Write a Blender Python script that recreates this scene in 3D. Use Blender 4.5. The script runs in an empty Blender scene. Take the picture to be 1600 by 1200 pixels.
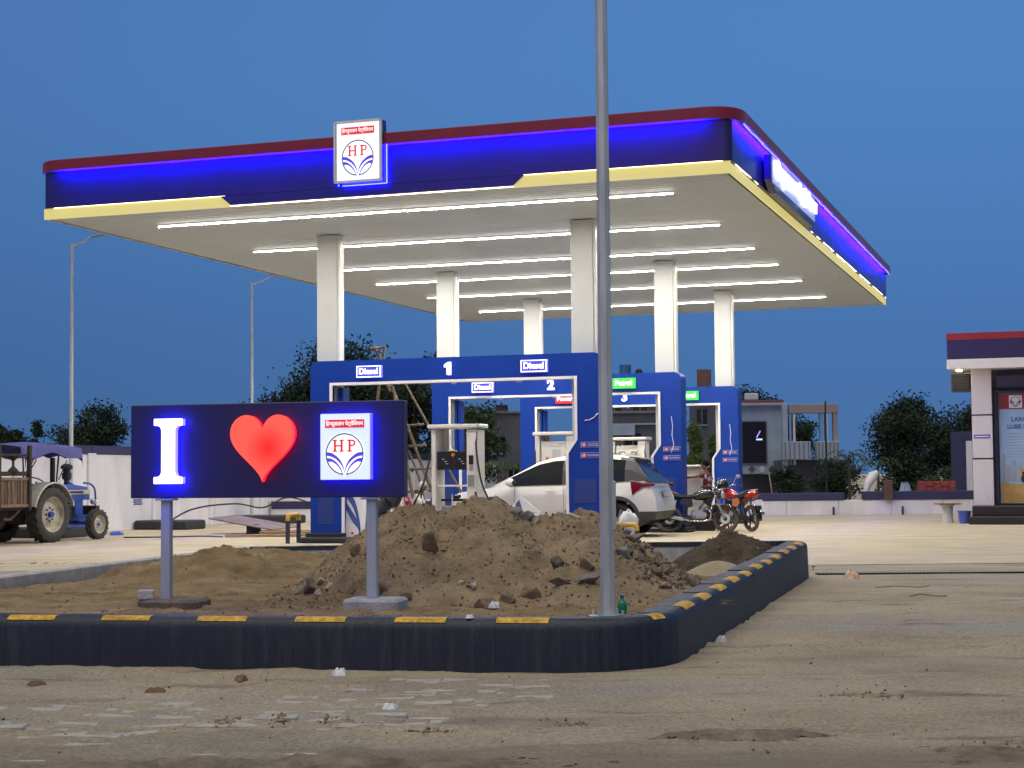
import bpy, bmesh, math, random
import numpy as np
from mathutils import Vector, Matrix, Quaternion

scene = bpy.context.scene
COL = scene.collection
R = math.radians
rng = random.Random(7)

# ------------------------------------------------------------------ camera
cam_d = bpy.data.cameras.new('camera')
cam_d.sensor_width = 36.0
cam_d.lens = 36.0 * 2579.2 / 1600.0
cam_d.clip_start = 0.1
cam_d.clip_end = 6000
cam = bpy.data.objects.new('camera', cam_d)
COL.objects.link(cam)
cam.matrix_world = (Matrix.Translation((0, 0, 1.3)) @ Matrix.Rotation(R(90) + 0.0557, 4, 'X')
                    @ Matrix.Rotation(-0.0085, 4, 'Z'))
scene.camera = cam

# ------------------------------------------------------------------ dusk sky
SUN_EL, SUN_AZ = R(4.0), R(200)          # low afterglow behind the camera
world = bpy.data.worlds.new('World')
scene.world = world
world.use_nodes = True
wt = world.node_tree
for n in list(wt.nodes):
    wt.nodes.remove(n)
sky = wt.nodes.new('ShaderNodeTexSky')
sky.sky_type = 'NISHITA'
sky.sun_disc = False
sky.sun_elevation = SUN_EL
sky.sun_rotation = SUN_AZ
sky.altitude = 0
sky.air_density = 1.0
sky.dust_density = 0.5
sky.ozone_density = 6.0
tint = wt.nodes.new('ShaderNodeMix'); tint.data_type = 'RGBA'; tint.blend_type = 'MULTIPLY'
tint.inputs['Factor'].default_value = 1.0
sep = wt.nodes.new('ShaderNodeSeparateXYZ')
mr = wt.nodes.new('ShaderNodeMapRange'); mr.interpolation_type = 'SMOOTHSTEP'
mr.inputs['From Min'].default_value = 0.0; mr.inputs['From Max'].default_value = 0.32
hue = wt.nodes.new('ShaderNodeMix'); hue.data_type = 'RGBA'
hue.inputs[6].default_value = (3.4, 1.02, 0.92, 1)      # dusk haze near the horizon
hue.inputs[7].default_value = (8.2, 2.36, 1.74, 1)      # paler blue higher up
wt.links.new(sep.outputs['Z'], mr.inputs['Value'])
wt.links.new(mr.outputs[0], hue.inputs['Factor'])
wt.links.new(hue.outputs[2], tint.inputs[7])
bg = wt.nodes.new('ShaderNodeBackground'); bg.inputs['Strength'].default_value = 0.15
wo = wt.nodes.new('ShaderNodeOutputWorld')
geo = wt.nodes.new('ShaderNodeTexCoord')     # the haze band of the model sits below the tree line: lift the sampled elevation a little
lift = wt.nodes.new('ShaderNodeVectorMath'); lift.operation = 'MULTIPLY_ADD'
lift.inputs[1].default_value = (1, 1, .85); lift.inputs[2].default_value = (0, 0, .16)
nrm = wt.nodes.new('ShaderNodeVectorMath'); nrm.operation = 'NORMALIZE'
wt.links.new(geo.outputs['Generated'], lift.inputs[0])
wt.links.new(geo.outputs['Generated'], sep.inputs[0])
wt.links.new(lift.outputs[0], nrm.inputs[0])
wt.links.new(nrm.outputs[0], sky.inputs['Vector'])
wt.links.new(sky.outputs[0], tint.inputs[6])
wt.links.new(tint.outputs[2], bg.inputs['Color'])
wt.links.new(bg.outputs[0], wo.inputs['Surface'])

sun_d = bpy.data.lights.new('sun', 'SUN')
sun_d.energy = 2.35
sun_d.angle = R(75)
sun_d.color = (1.0, 0.93, 0.70)
sun = bpy.data.objects.new('sun', sun_d)
COL.objects.link(sun)
sun.rotation_euler = (R(16), 0, R(-20))   # soft afterglow from behind the camera

vs = scene.view_settings
vs.view_transform = 'Standard'
vs.look = 'None'
vs.gamma = 1
vs.exposure = 0.0
vs.use_curve_mapping = False
scene.render.engine = 'CYCLES'
scene.cycles.use_denoising = True
scene.cycles.max_bounces = 8
scene.cycles.diffuse_bounces = 4
scene.cycles.sample_clamp_indirect = 6.0

# ------------------------------------------------------------------ station frame
ANG = 0.3312
CU = Vector((math.cos(ANG), -math.sin(ANG), 0))
CV = Vector((math.sin(ANG), math.cos(ANG), 0))
C0 = Vector((3.563, 26.68, 0))


def S(u, v, z=0.0):
    return C0 + CU * u + CV * v + Vector((0, 0, z))


# ------------------------------------------------------------------ noise
def _hash(ix, iy, seed):
    h = (ix.astype(np.int64) * 374761393 + iy.astype(np.int64) * 668265263 + seed * 1442695041) & 0x7fffffff
    h = ((h ^ (h >> 13)) * 1274126177) & 0x7fffffff
    return ((h ^ (h >> 16)) & 0xffff) / 65535.0


def vnoise(x, y, seed=0):
    x = np.asarray(x, float); y = np.asarray(y, float)
    ix = np.floor(x); iy = np.floor(y)
    fx = x - ix; fy = y - iy
    fx = fx * fx * (3 - 2 * fx); fy = fy * fy * (3 - 2 * fy)
    a = _hash(ix, iy, seed); b = _hash(ix + 1, iy, seed)
    c = _hash(ix, iy + 1, seed); d = _hash(ix + 1, iy + 1, seed)
    return (a * (1 - fx) + b * fx) * (1 - fy) + (c * (1 - fx) + d * fx) * fy - 0.5


def fbm(x, y, octv=4, seed=0, gain=0.5):
    s = 0.0; a = 1.0; f = 1.0
    for k in range(octv):
        s = s + a * vnoise(np.asarray(x) * f + 17.3 * k, np.asarray(y) * f - 9.1 * k, seed + k * 13)
        a *= gain; f *= 2.03
    return s


# ------------------------------------------------------------------ materials
MATS = {}


def _new(name):
    m = bpy.data.materials.new(name)
    m.use_nodes = True
    nt = m.node_tree
    b = nt.nodes['Principled BSDF']
    return m, nt, b


def pbr(name, col, rough=0.5, metal=0.0, var=0.12, scale=4.0, bump=0.0, bscale=60.0, col2=None, spec=0.5, coat=0.0,
        stretch=(1, 1, 1)):
    if name in MATS:
        return MATS[name]
    m, nt, b = _new(name)
    L = nt.links
    tc = nt.nodes.new('ShaderNodeTexCoord')
    mp = nt.nodes.new('ShaderNodeMapping')
    mp.inputs['Scale'].default_value = stretch
    L.new(tc.outputs['Object'], mp.inputs['Vector'])
    nz = nt.nodes.new('ShaderNodeTexNoise')
    nz.inputs['Scale'].default_value = scale
    nz.inputs['Detail'].default_value = 6
    nz.inputs['Roughness'].default_value = 0.62
    L.new(mp.outputs[0], nz.inputs['Vector'])
    cr = nt.nodes.new('ShaderNodeValToRGB')
    c2 = col2 if col2 else tuple(min(1, c * (1 + var)) for c in col)
    c1 = col if col2 else tuple(c * (1 - var) for c in col)
    cr.color_ramp.elements[0].position = 0.33
    cr.color_ramp.elements[1].position = 0.67
    cr.color_ramp.elements[0].color = (*c1, 1)
    cr.color_ramp.elements[1].color = (*c2, 1)
    L.new(nz.outputs['Fac'], cr.inputs['Fac'])
    L.new(cr.outputs['Color'], b.inputs['Base Color'])
    b.inputs['Roughness'].default_value = rough
    b.inputs['Metallic'].default_value = metal
    b.inputs['Specular IOR Level'].default_value = spec
    if coat:
        b.inputs['Coat Weight'].default_value = coat
        b.inputs['Coat Roughness'].default_value = 0.08
    if rough > 0.12:
        rr = nt.nodes.new('ShaderNodeMapRange')
        rr.inputs['To Min'].default_value = max(0.02, rough - 0.1)
        rr.inputs['To Max'].default_value = min(1, rough + 0.1)
        L.new(nz.outputs['Fac'], rr.inputs['Value'])
        L.new(rr.outputs[0], b.inputs['Roughness'])
    if bump:
        n2 = nt.nodes.new('ShaderNodeTexNoise')
        n2.inputs['Scale'].default_value = bscale
        n2.inputs['Detail'].default_value = 5
        L.new(mp.outputs[0], n2.inputs['Vector'])
        bp = nt.nodes.new('ShaderNodeBump')
        bp.inputs['Strength'].default_value = bump
        bp.inputs['Distance'].default_value = 0.02
        L.new(n2.outputs['Fac'], bp.inputs['Height'])
        L.new(bp.outputs[0], b.inputs['Normal'])
    MATS[name] = m
    return m


def emit(name, col, strength, base=(0.8, 0.8, 0.8)):
    if name in MATS:
        return MATS[name]
    m, nt, b = _new(name)
    b.inputs['Base Color'].default_value = (*base, 1)
    b.inputs['Emission Color'].default_value = (*col, 1)
    b.inputs['Emission Strength'].default_value = strength
    b.inputs['Roughness'].default_value = 0.4
    MATS[name] = m
    return m


def glass(name, col=(0.02, 0.025, 0.03), rough=0.04):
    if name in MATS:
        return MATS[name]
    m, nt, b = _new(name)
    b.inputs['Base Color'].default_value = (*col, 1)
    b.inputs['Roughness'].default_value = rough
    b.inputs['Specular IOR Level'].default_value = 0.6
    MATS[name] = m
    return m


# ------------------------------------------------------------------ mesh builder
class MB:
    def __init__(self):
        self.v = []; self.f = []; self.m = []

    def add(self, vs_, fs, mi=0):
        o = len(self.v)
        self.v.extend(tuple(p) for p in vs_)
        for f in fs:
            self.f.append(tuple(i + o for i in f)); self.m.append(mi)
        return self

    def box(self, c, s, bev=0.0, rot=None, mi=0):
        hx, hy, hz = s[0] / 2, s[1] / 2, s[2] / 2
        M = rot.to_matrix() if rot is not None and not isinstance(rot, Matrix) else rot
        pts = []; fs = []
        if bev <= 0:
            for x in (-hx, hx):
                for y in (-hy, hy):
                    for z in (-hz, hz):
                        pts.append(Vector((x, y, z)))
            fs = [(0, 1, 3, 2), (4, 6, 7, 5), (0, 4, 5, 1), (2, 3, 7, 6), (0, 2, 6, 4), (1, 5, 7, 3)]
        else:
            b = min(bev, hx * .9, hy * .9, hz * .9)
            idx = {}
            for sx in (-1, 1):
                for sy in (-1, 1):
                    for sz in (-1, 1):
                        for a in range(3):
                            p = [sx * (hx - b), sy * (hy - b), sz * (hz - b)]
                            p[a] = (sx * hx, sy * hy, sz * hz)[a]
                            idx[(sx, sy, sz, a)] = len(pts); pts.append(Vector(p))
            for a in range(3):
                o1, o2 = [k for k in range(3) if k != a]
                for sg in (-1, 1):
                    q = []
                    for (p1, p2) in ((-1, -1), (1, -1), (1, 1), (-1, 1)):
                        s_ = [0, 0, 0]; s_[a] = sg; s_[o1] = p1; s_[o2] = p2
                        q.append(idx[(*s_, a)])
                    fs.append(q if (sg > 0) == (a != 1) else q[::-1])
            for a in range(3):
                o1, o2 = [k for k in range(3) if k != a]
                for p1 in (-1, 1):
                    for p2 in (-1, 1):
                        A = [0, 0, 0]; A[o1] = p1; A[o2] = p2; A[a] = -1
                        B = list(A); B[a] = 1
                        fs.append((idx[(*A, o1)], idx[(*B, o1)], idx[(*B, o2)], idx[(*A, o2)]))
            for sx in (-1, 1):
                for sy in (-1, 1):
                    for sz in (-1, 1):
                        fs.append((idx[(sx, sy, sz, 0)], idx[(sx, sy, sz, 1)], idx[(sx, sy, sz, 2)]))
        if M is not None:
            pts = [M @ p for p in pts]
        c = Vector(c)
        return self.add([p + c for p in pts], fs, mi)

    def cyl(self, p0, p1, r0, r1=None, n=12, cap=True, mi=0):
        r1 = r0 if r1 is None else r1
        p0 = Vector(p0); p1 = Vector(p1)
        d = (p1 - p0)
        if d.length < 1e-6:
            return self
        d.normalize()
        a = d.orthogonal().normalized(); b = d.cross(a)
        pts = []
        for k in range(n):
            t = 2 * math.pi * k / n
            o = a * math.cos(t) + b * math.sin(t)
            pts.append(p0 + o * r0); pts.append(p1 + o * r1)
        fs = [(2 * k, 2 * ((k + 1) % n), 2 * ((k + 1) % n) + 1, 2 * k + 1) for k in range(n)]
        if cap:
            fs.append([2 * k for k in range(n)][::-1]); fs.append([2 * k + 1 for k in range(n)])
        return self.add(pts, fs, mi)

    def tube(self, pts, r, n=8, mi=0, cap=True):
        P = [Vector(p) for p in pts]
        rs = r if isinstance(r, (list, tuple)) else [r] * len(P)
        ring = []; ref = None
        for i, p in enumerate(P):
            t = (P[min(i + 1, len(P) - 1)] - P[max(i - 1, 0)])
            t.normalize()
            if ref is None:
                ref = t.orthogonal().normalized()
            else:
                ref = (ref - t * ref.dot(t))
                ref = ref.normalized() if ref.length > 1e-6 else t.orthogonal().normalized()
            b = t.cross(ref)
            ring.append([p + (ref * math.cos(2 * math.pi * k / n) + b * math.sin(2 * math.pi * k / n)) * rs[i]
                         for k in range(n)])
        vs_ = [q for rg in ring for q in rg]
        fs = []
        for i in range(len(P) - 1):
            for k in range(n):
                a = i * n + k; b2 = i * n + (k + 1) % n
                fs.append((a, b2, b2 + n, a + n))
        if cap:
            fs.append(list(range(n))[::-1]); fs.append([(len(P) - 1) * n + k for k in range(n)])
        return self.add(vs_, fs, mi)

    def prism(self, poly, a, b, axis='y', mi=0):
        """poly of 2D points, extruded from a to b along axis ('y': poly is xz, 'z': xy, 'x': yz)"""
        def P(p, t):
            if axis == 'y': return (p[0], t, p[1])
            if axis == 'z': return (p[0], p[1], t)
            return (t, p[0], p[1])
        n = len(poly)
        vs_ = [P(p, a) for p in poly] + [P(p, b) for p in poly]
        fs = [tuple(range(n)), tuple(range(2 * n - 1, n - 1, -1))]
        for k in range(n):
            fs.append((k, k + n, (k + 1) % n + n, (k + 1) % n))
        return self.add(vs_, fs, mi)

    def lathe(self, prof, c=(0, 0, 0), axis=(0, 0, 1), n=20, mi=0, ang=2 * math.pi):
        """prof: list of (radius, height along axis)"""
        ax = Vector(axis).normalized(); a = ax.orthogonal().normalized(); b = ax.cross(a); c = Vector(c)
        vs_ = []
        full = abs(ang - 2 * math.pi) < 1e-6
        nn = n if full else n + 1
        for k in range(nn):
            t = ang * k / n
            o = a * math.cos(t) + b * math.sin(t)
            for (r, h) in prof:
                vs_.append(c + o * r + ax * h)
        m = len(prof); fs = []
        for k in range(n):
            k2 = (k + 1) % nn
            for j in range(m - 1):
                fs.append((k * m + j, k2 * m + j, k2 * m + j + 1, k * m + j + 1))
        return self.add(vs_, fs, mi)

    def torus(self, c, axis, R_, r, n=28, k=10, mi=0, sy=1.0):
        prof = [(R_ + r * math.cos(2 * math.pi * j / k), r * sy * math.sin(2 * math.pi * j / k)) for j in range(k + 1)]
        return self.lathe(prof, c, axis, n, mi)

    def ball(self, c, r, n=12, m=8, mi=0, rot=None):
        rx, ry, rz = r if isinstance(r, (list, tuple)) else (r, r, r)
        vs_ = []; fs = []
        c = Vector(c)
        for j in range(m + 1):
            ph = math.pi * j / m
            for k in range(n):
                t = 2 * math.pi * k / n
                p = Vector((rx * math.sin(ph) * math.cos(t), ry * math.sin(ph) * math.sin(t), rz * math.cos(ph)))
                if rot is not None: p = rot @ p
                vs_.append(c + p)
        for j in range(m):
            for k in range(n):
                fs.append((j * n + k, (j + 1) * n + k, (j + 1) * n + (k + 1) % n, j * n + (k + 1) % n))
        return self.add(vs_, fs, mi)

    def grid(self, P, mi=0, closed=False):
        n = len(P); m = len(P[0])
        vs_ = [q for row in P for q in row]; fs = []
        for i in range(n - 1):
            for j in range(m - 1 if not closed else m):
                fs.append((i * m + j, i * m + (j + 1) % m, (i + 1) * m + (j + 1) % m, (i + 1) * m + j))
        return self.add(vs_, fs, mi)

    def mesh(self, name, mats, smooth=None):
        me = bpy.data.meshes.new(name)
        me.from_pydata(self.v, [], self.f)
        mats = mats if isinstance(mats, (list, tuple)) else [mats]
        for mm in mats:
            me.materials.append(mm)
        if len(mats) > 1:
            me.polygons.foreach_set('material_index', self.m)
        bm = bmesh.new(); bm.from_mesh(me)
        bmesh.ops.recalc_face_normals(bm, faces=bm.faces)
        bm.to_mesh(me); bm.free()
        if smooth:
            me.polygons.foreach_set('use_smooth', [True] * len(me.polygons))
            me.set_sharp_from_angle(angle=R(smooth))
        me.update()
        return me

    def build(self, name, mats, parent=None, smooth=None, label=None, kind=None, loc=None):
        return link(name, self.mesh(name, mats, smooth), parent, label, kind, loc)


def link(name, me, parent=None, label=None, kind=None, loc=None):
    o = bpy.data.objects.new(name, me)
    COL.objects.link(o)
    if parent is not None:
        o.parent = parent
    if label: o['label'] = label
    if kind: o['kind'] = kind
    if loc is not None: o.location = loc
    return o


def thing(name, label, cat, loc=(0, 0, 0), rz=0.0, group=None):
    o = bpy.data.objects.new(name, None)
    o.empty_display_size = 0.2
    COL.objects.link(o)
    o.location = loc
    o.rotation_euler = (0, 0, rz)
    return tag(o, label, cat, group)


def tag(o, label, cat, group=None):
    o['label'] = label; o['category'] = cat
    if group: o['group'] = group
    return o


def struct(o):
    o['kind'] = 'structure'
    return o


def copy_thing(o, loc, rz=None, label=None, parent=None):
    c = o.copy(); COL.objects.link(c)
    if parent is not None: c.parent = parent
    if loc is not None: c.location = loc
    if rz is not None: c.rotation_euler = (0, 0, rz)
    if label: c['label'] = label
    for ch in o.children:
        copy_thing(ch, None, None, None, c)
    return c


def text_mb(s, size, depth=0.0, center=True, spacing=1.0, bold=0.0):
    cu = bpy.data.curves.new('t', 'FONT')
    cu.body = s; cu.size = size; cu.extrude = depth / 2
    cu.space_character = spacing; cu.offset = bold
    cu.align_x = 'CENTER' if center else 'LEFT'; cu.align_y = 'CENTER'
    ob = bpy.data.objects.new('t', cu)
    COL.objects.link(ob)
    dg = bpy.context.evaluated_depsgraph_get(); dg.update()
    me = bpy.data.meshes.new_from_object(ob.evaluated_get(dg))
    bpy.data.objects.remove(ob); bpy.data.curves.remove(cu)
    mb = MB()
    vs_ = [tuple(v.co) for v in me.vertices]
    mb.add(vs_, [tuple(p.vertices) for p in me.polygons])
    bpy.data.meshes.remove(me)
    return mb


def stand(mb, c, face='front', sx=1.0):
    """lay a flat xy mesh upright: 'front' faces -y, 'side' faces +x; c is its centre"""
    out = []
    for (x, y, z) in mb.v:
        if face == 'front': out.append((c[0] + x * sx, c[1] - z, c[2] + y))
        else: out.append((c[0] + z, c[1] + x * sx, c[2] + y))
    mb.v = out
    return mb


def arc(cx, cz, r, a0, a1, n=6):
    return [(cx + r * math.cos(R(a0 + (a1 - a0) * k / n)), cz + r * math.sin(R(a0 + (a1 - a0) * k / n))) for k in range(n + 1)]


def smoothpath(pts, n=8):
    P = [Vector(p) for p in pts]; out = []
    for i in range(len(P) - 1):
        p0 = P[max(i - 1, 0)]; p1 = P[i]; p2 = P[i + 1]; p3 = P[min(i + 2, len(P) - 1)]
        for k in range(n):
            t = k / n
            out.append(0.5 * ((2 * p1) + (p2 - p0) * t + (2 * p0 - 5 * p1 + 4 * p2 - p3) * t * t + (3 * p1 - p0 - 3 * p2 + p3) * t ** 3))
    out.append(P[-1])
    return out

# ================================================================== GROUND
def ground_material():
    m, nt, b = _new('dusty_ground'); L = nt.links; N = nt.nodes
    tc = N.new('ShaderNodeTexCoord')

    def noise(scale, detail=6, rough=0.6, stretch=None, off=(0, 0, 0)):
        mp = N.new('ShaderNodeMapping')
        mp.inputs['Scale'].default_value = stretch or (1, 1, 1)
        mp.inputs['Location'].default_value = off
        L.new(tc.outputs['Object'], mp.inputs['Vector'])
        n = N.new('ShaderNodeTexNoise'); n.inputs['Scale'].default_value = scale
        n.inputs['Detail'].default_value = detail; n.inputs['Roughness'].default_value = rough
        L.new(mp.outputs[0], n.inputs['Vector'])
        return n.outputs['Fac']

    def ramp(src, stops):
        r = N.new('ShaderNodeValToRGB')
        e = r.color_ramp.elements
        while len(e) < len(stops): e.new(0.5)
        for el, (p, c) in zip(e, stops):
            el.position = p; el.color = (*c, 1) if len(c) == 3 else c
        L.new(src, r.inputs['Fac'])
        return r.outputs['Color']

    def mix(a, b2, fac, mode='MIX'):
        x = N.new('ShaderNodeMix'); x.data_type = 'RGBA'; x.blend_type = mode
        if isinstance(fac, float): x.inputs['Factor'].default_value = fac
        else: L.new(fac, x.inputs['Factor'])
        L.new(a, x.inputs[6])
        if isinstance(b2, tuple): x.inputs[7].default_value = (*b2, 1)
        else: L.new(b2, x.inputs[7])
        return x.outputs[2]
    base = ramp(noise(0.55, 8, 0.65), [(0.32, (0.40, 0.33, 0.24)), (0.52, (0.54, 0.455, 0.335)), (0.72, (0.62, 0.53, 0.41))])
    grey = ramp(noise(0.35, 5, 0.6, (0.45, 1.2, 1), (3, 8, 0)), [(0.47, (0, 0, 0)), (0.62, (1, 1, 1))])
    c = mix(base, (0.45, 0.42, 0.385), grey)
    streak = ramp(noise(2.2, 6, 0.7, (0.25, 1.6, 1), (7, 1, 0)), [(0.55, (0, 0, 0)), (0.68, (1, 1, 1))])
    c = mix(c, (0.28, 0.22, 0.16), streak)
    fine = ramp(noise(38, 4, 0.7), [(0.3, (0.60, 0.60, 0.60)), (0.7, (1.18, 1.18, 1.18))])
    c = mix(c, fine, 1.0, 'MULTIPLY')
    speck = ramp(noise(95, 2, 0.5), [(0.66, (0, 0, 0)), (0.72, (1, 1, 1))])
    c = mix(c, (0.13, 0.1, 0.075), speck)
    # damp mud nearest the road edge and a few old oil stains
    sx = N.new('ShaderNodeSeparateXYZ'); L.new(tc.outputs['Object'], sx.inputs[0])
    yr = N.new('ShaderNodeMapRange'); yr.inputs['From Min'].default_value = 9.6; yr.inputs['From Max'].default_value = 7.4
    L.new(sx.outputs['Y'], yr.inputs['Value'])
    mm = N.new('ShaderNodeMath'); mm.operation = 'MULTIPLY_ADD'; mm.inputs[1].default_value = .55
    L.new(yr.outputs[0], mm.inputs[0]); L.new(noise(.9, 7, .68, (.35, 1.3, 1), (5, 2, 0)), mm.inputs[2])
    mud = ramp(mm.outputs[0], [(.74, (0, 0, 0)), (1.0, (.6, .6, .6))])
    c = mix(c, (0.22, 0.18, 0.14), mud)
    pale = ramp(noise(1.3, 8, .75, (.28, 2.2, 1), (11, 4, 0)), [(.56, (0, 0, 0)), (.70, (.35, .35, .35))])
    c = mix(c, (0.60, 0.56, 0.52), pale)
    oil = ramp(noise(.55, 4, .5, (.6, 1.1, 1), (21, 9, 0)), [(.66, (0, 0, 0)), (.74, (.5, .5, .5))])
    c = mix(c, (0.16, 0.14, 0.12), oil)
    L.new(c, b.inputs['Base Color'])
    b.inputs['Roughness'].default_value = 0.93
    b.inputs['Specular IOR Level'].default_value = 0.2
    bp = N.new('ShaderNodeBump'); bp.inputs['Strength'].default_value = 1.0; bp.inputs['Distance'].default_value = 0.05
    L.new(noise(22, 7, 0.7), bp.inputs['Height'])
    L.new(bp.outputs[0], b.inputs['Normal'])
    return m


M_GROUND = ground_material()
M_PAVER = pbr('exposed_paver', (0.36, 0.335, 0.31), 0.85, var=.25, scale=9, bump=.4, bscale=80)
M_FORE = None


def spaced(lo, hi, segs):
    """1D coordinates: segs = [(start, end, step)...] joined with growing steps outwards"""
    out = []
    for (a, b, st) in segs:
        out += list(np.arange(a, b, st))
    out = np.array(sorted(set(np.round(out, 4))))
    return out


def height_ground(X, Y):
    near = np.clip((24 - Y) / 8, 0, 1) * np.clip((12 - np.abs(X)) / 4, 0, 1)
    h = 0.014 * fbm(X * .9, Y * 2.2, 4, 3) + 0.024 * fbm(X * 4, Y * 6, 4, 9) * (0.4 + np.clip(fbm(X * .5, Y * .8, 3, 21) * 2.5, -.3, 1))
    clod = np.clip(fbm(X * 1.3, Y * 2.4, 4, 77) - 0.34, 0, 1) * np.clip((12 - Y) / 4, 0, 1)
    h = h + clod * 0.09 * (0.5 + fbm(X * 9, Y * 12, 3, 5))
    # old wheel ruts crossing the yard
    for (a, b0, amp) in ((0.12, 9.05, .014), (0.10, 8.2, .018), (-.05, 10.2, .008)):
        d = Y - (b0 + a * X + .25 * np.sin(X * .5))
        h = h - amp * np.exp(-(d / .16) ** 2) + amp * .8 * np.exp(-((np.abs(d) - .27) / .09) ** 2)
    return h * near


xs = spaced(0, 0, [(-900, -100, 80), (-100, -24, 8), (-24, -9, 1.5), (-9, 10, 0.06), (10, 24, 1.5), (24, 100, 8), (100, 901, 80)])
ys = spaced(0, 0, [(-60, 6, 3), (6, 14, 0.045), (14, 24, 0.1), (24, 60, 2), (60, 200, 10), (200, 2000, 120)])
GX, GY = np.meshgrid(xs, ys, indexing='ij')
GZ = height_ground(GX, GY)
GZ = np.where(GY > 23.5, -0.004, GZ)


def grid_mesh(name, X, Y, Z, mat, mask=None, smooth=True):
    n, m = X.shape
    co = np.stack([X, Y, Z], -1).reshape(-1, 3)
    i = np.arange(n * m).reshape(n, m)
    q = np.stack([i[:-1, :-1], i[1:, :-1], i[1:, 1:], i[:-1, 1:]], -1).reshape(-1, 4)
    if mask is not None:
        mk = mask.reshape(-1)
        q = q[mk[q].all(1)]
        used = np.unique(q); remap = -np.ones(n * m, int); remap[used] = np.arange(len(used))
        co = co[used]; q = remap[q]
    me = bpy.data.meshes.new(name)
    me.vertices.add(len(co)); me.vertices.foreach_set('co', co.ravel())
    me.loops.add(len(q) * 4); me.loops.foreach_set('vertex_index', q.ravel().astype(np.int32))
    me.polygons.add(len(q))
    me.polygons.foreach_set('loop_start', np.arange(0, len(q) * 4, 4, dtype=np.int32))
    me.polygons.foreach_set('use_smooth', np.full(len(q), smooth))
    me.materials.append(mat)
    me.update(calc_edges=True)
    me.validate()
    return me


ground = struct(link('ground', grid_mesh('ground', GX, GY, GZ, M_GROUND)))

# worn pavers showing through the dust, nearest the camera
pm = MB().box((0, 0, -0.03), (0.225, 0.112, 0.06), bev=0.006).mesh('paver', [M_PAVER])
cand = []
for i in range(-24, 26):
    for j in range(0, 34):
        y = 7.9 + j * 0.118
        x = i * 0.232 + (0.116 if j % 2 else 0)
        w = float(fbm(np.array(x * .45 + 3), np.array(y * .9), 3, 40))
        hg = float(height_ground(np.array(x), np.array(y)))
        front = 11.0 - 0.166 * (x - 0.55)
        if y < front - .45 and x < .2:
            cand.append((w - hg * 8 + .7 * math.exp(-((x + 1.9) / 1.3) ** 2 - ((y - 9.4) / .75) ** 2), x, y, hg))
cand.sort(reverse=True)
for k, (w, x, y, hg) in enumerate(cand[:290]):
    o = link('paver', pm, ground)
    o.location = (x, y, hg + rng.uniform(-.011, .003))
    o.rotation_euler = (rng.uniform(-.03, .03), rng.uniform(-.03, .03), rng.uniform(-.05, .05))


# forecourt: concrete pavers under and around the canopy
def forecourt_material():
    m, nt, b = _new('forecourt_concrete'); L = nt.links; N = nt.nodes
    tc = N.new('ShaderNodeTexCoord')
    br = N.new('ShaderNodeTexBrick')
    br.inputs['Scale'].default_value = 1.0
    br.inputs['Brick Width'].default_value = 0.4; br.inputs['Row Height'].default_value = 0.2
    br.inputs['Mortar Size'].default_value = 0.006
    br.inputs['Color1'].default_value = (0.43, 0.37, 0.28, 1)
    br.inputs['Color2'].default_value = (0.51, 0.44, 0.33, 1)
    br.inputs['Mortar'].default_value = (0.27, 0.22, 0.16, 1)
    L.new(tc.outputs['Object'], br.inputs['Vector'])
    nz = N.new('ShaderNodeTexNoise'); nz.inputs['Scale'].default_value = 0.9; nz.inputs['Detail'].default_value = 10
    nz.inputs['Roughness'].default_value = .7
    mp = N.new('ShaderNodeMapping'); mp.inputs['Scale'].default_value = (.8, 1.3, 1)
    L.new(tc.outputs['Object'], mp.inputs['Vector']); L.new(mp.outputs[0], nz.inputs['Vector'])
    cr = N.new('ShaderNodeValToRGB')
    cr.color_ramp.elements[0].position = .36; cr.color_ramp.elements[0].color = (.33, .27, .17, 1)
    cr.color_ramp.elements[1].position = .62; cr.color_ramp.elements[1].color = (.53, .455, .325, 1)
    L.new(nz.outputs['Fac'], cr.inputs['Fac'])
    mx = N.new('ShaderNodeMix'); mx.data_type = 'RGBA'; mx.inputs['Factor'].default_value = .62
    L.new(br.outputs['Color'], mx.inputs[6]); L.new(cr.outputs['Color'], mx.inputs[7])
    L.new(mx.outputs[2], b.inputs['Base Color'])
    b.inputs['Roughness'].default_value = .8
    bp = N.new('ShaderNodeBump'); bp.inputs['Strength'].default_value = .3; bp.inputs['Distance'].default_value = .02
    n2 = N.new('ShaderNodeTexNoise'); n2.inputs['Scale'].default_value = 14; n2.inputs['Detail'].default_value = 6
    L.new(tc.outputs['Object'], n2.inputs['Vector'])
    L.new(n2.outputs['Fac'], bp.inputs['Height']); L.new(bp.outputs[0], b.inputs['Normal'])
    return m


M_FORE = forecourt_material()
M_NAVY = pbr('navy_paint', (0.022, 0.028, 0.055), .55, var=.3, scale=3, bump=.15, bscale=40)
M_KERB = pbr('kerb_paint', (0.009, 0.015, 0.029), .55, col2=(0.040, 0.047, 0.058), scale=7, bump=.35, bscale=45, stretch=(2.2, 2.2, .22))
M_KERB.node_tree.nodes['Color Ramp'].color_ramp.elements[0].position = .50
M_KERB.node_tree.nodes['Color Ramp'].color_ramp.elements[1].position = .80
M_YELLOW = pbr('kerb_yellow', (0.52, 0.30, 0.03), .7, var=.5, scale=22, bump=.2, bscale=60)
M_SOIL = pbr('planter_soil', (0.150, 0.104, 0.056), .95, col2=(0.32, 0.228, 0.130), scale=2.4, bump=1.0, bscale=40, spec=.15)
M_MOUND = pbr('excavated_earth', (0.160, 0.116, 0.074), .95, col2=(0.315, 0.238, 0.158), scale=3.2, bump=1.0, bscale=34, spec=.15)
M_DARKEARTH = pbr('dark_earth', (0.05, 0.038, 0.027), .95, col2=(0.10, 0.078, 0.055), scale=4, bump=.9, bscale=30, spec=.15)
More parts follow.
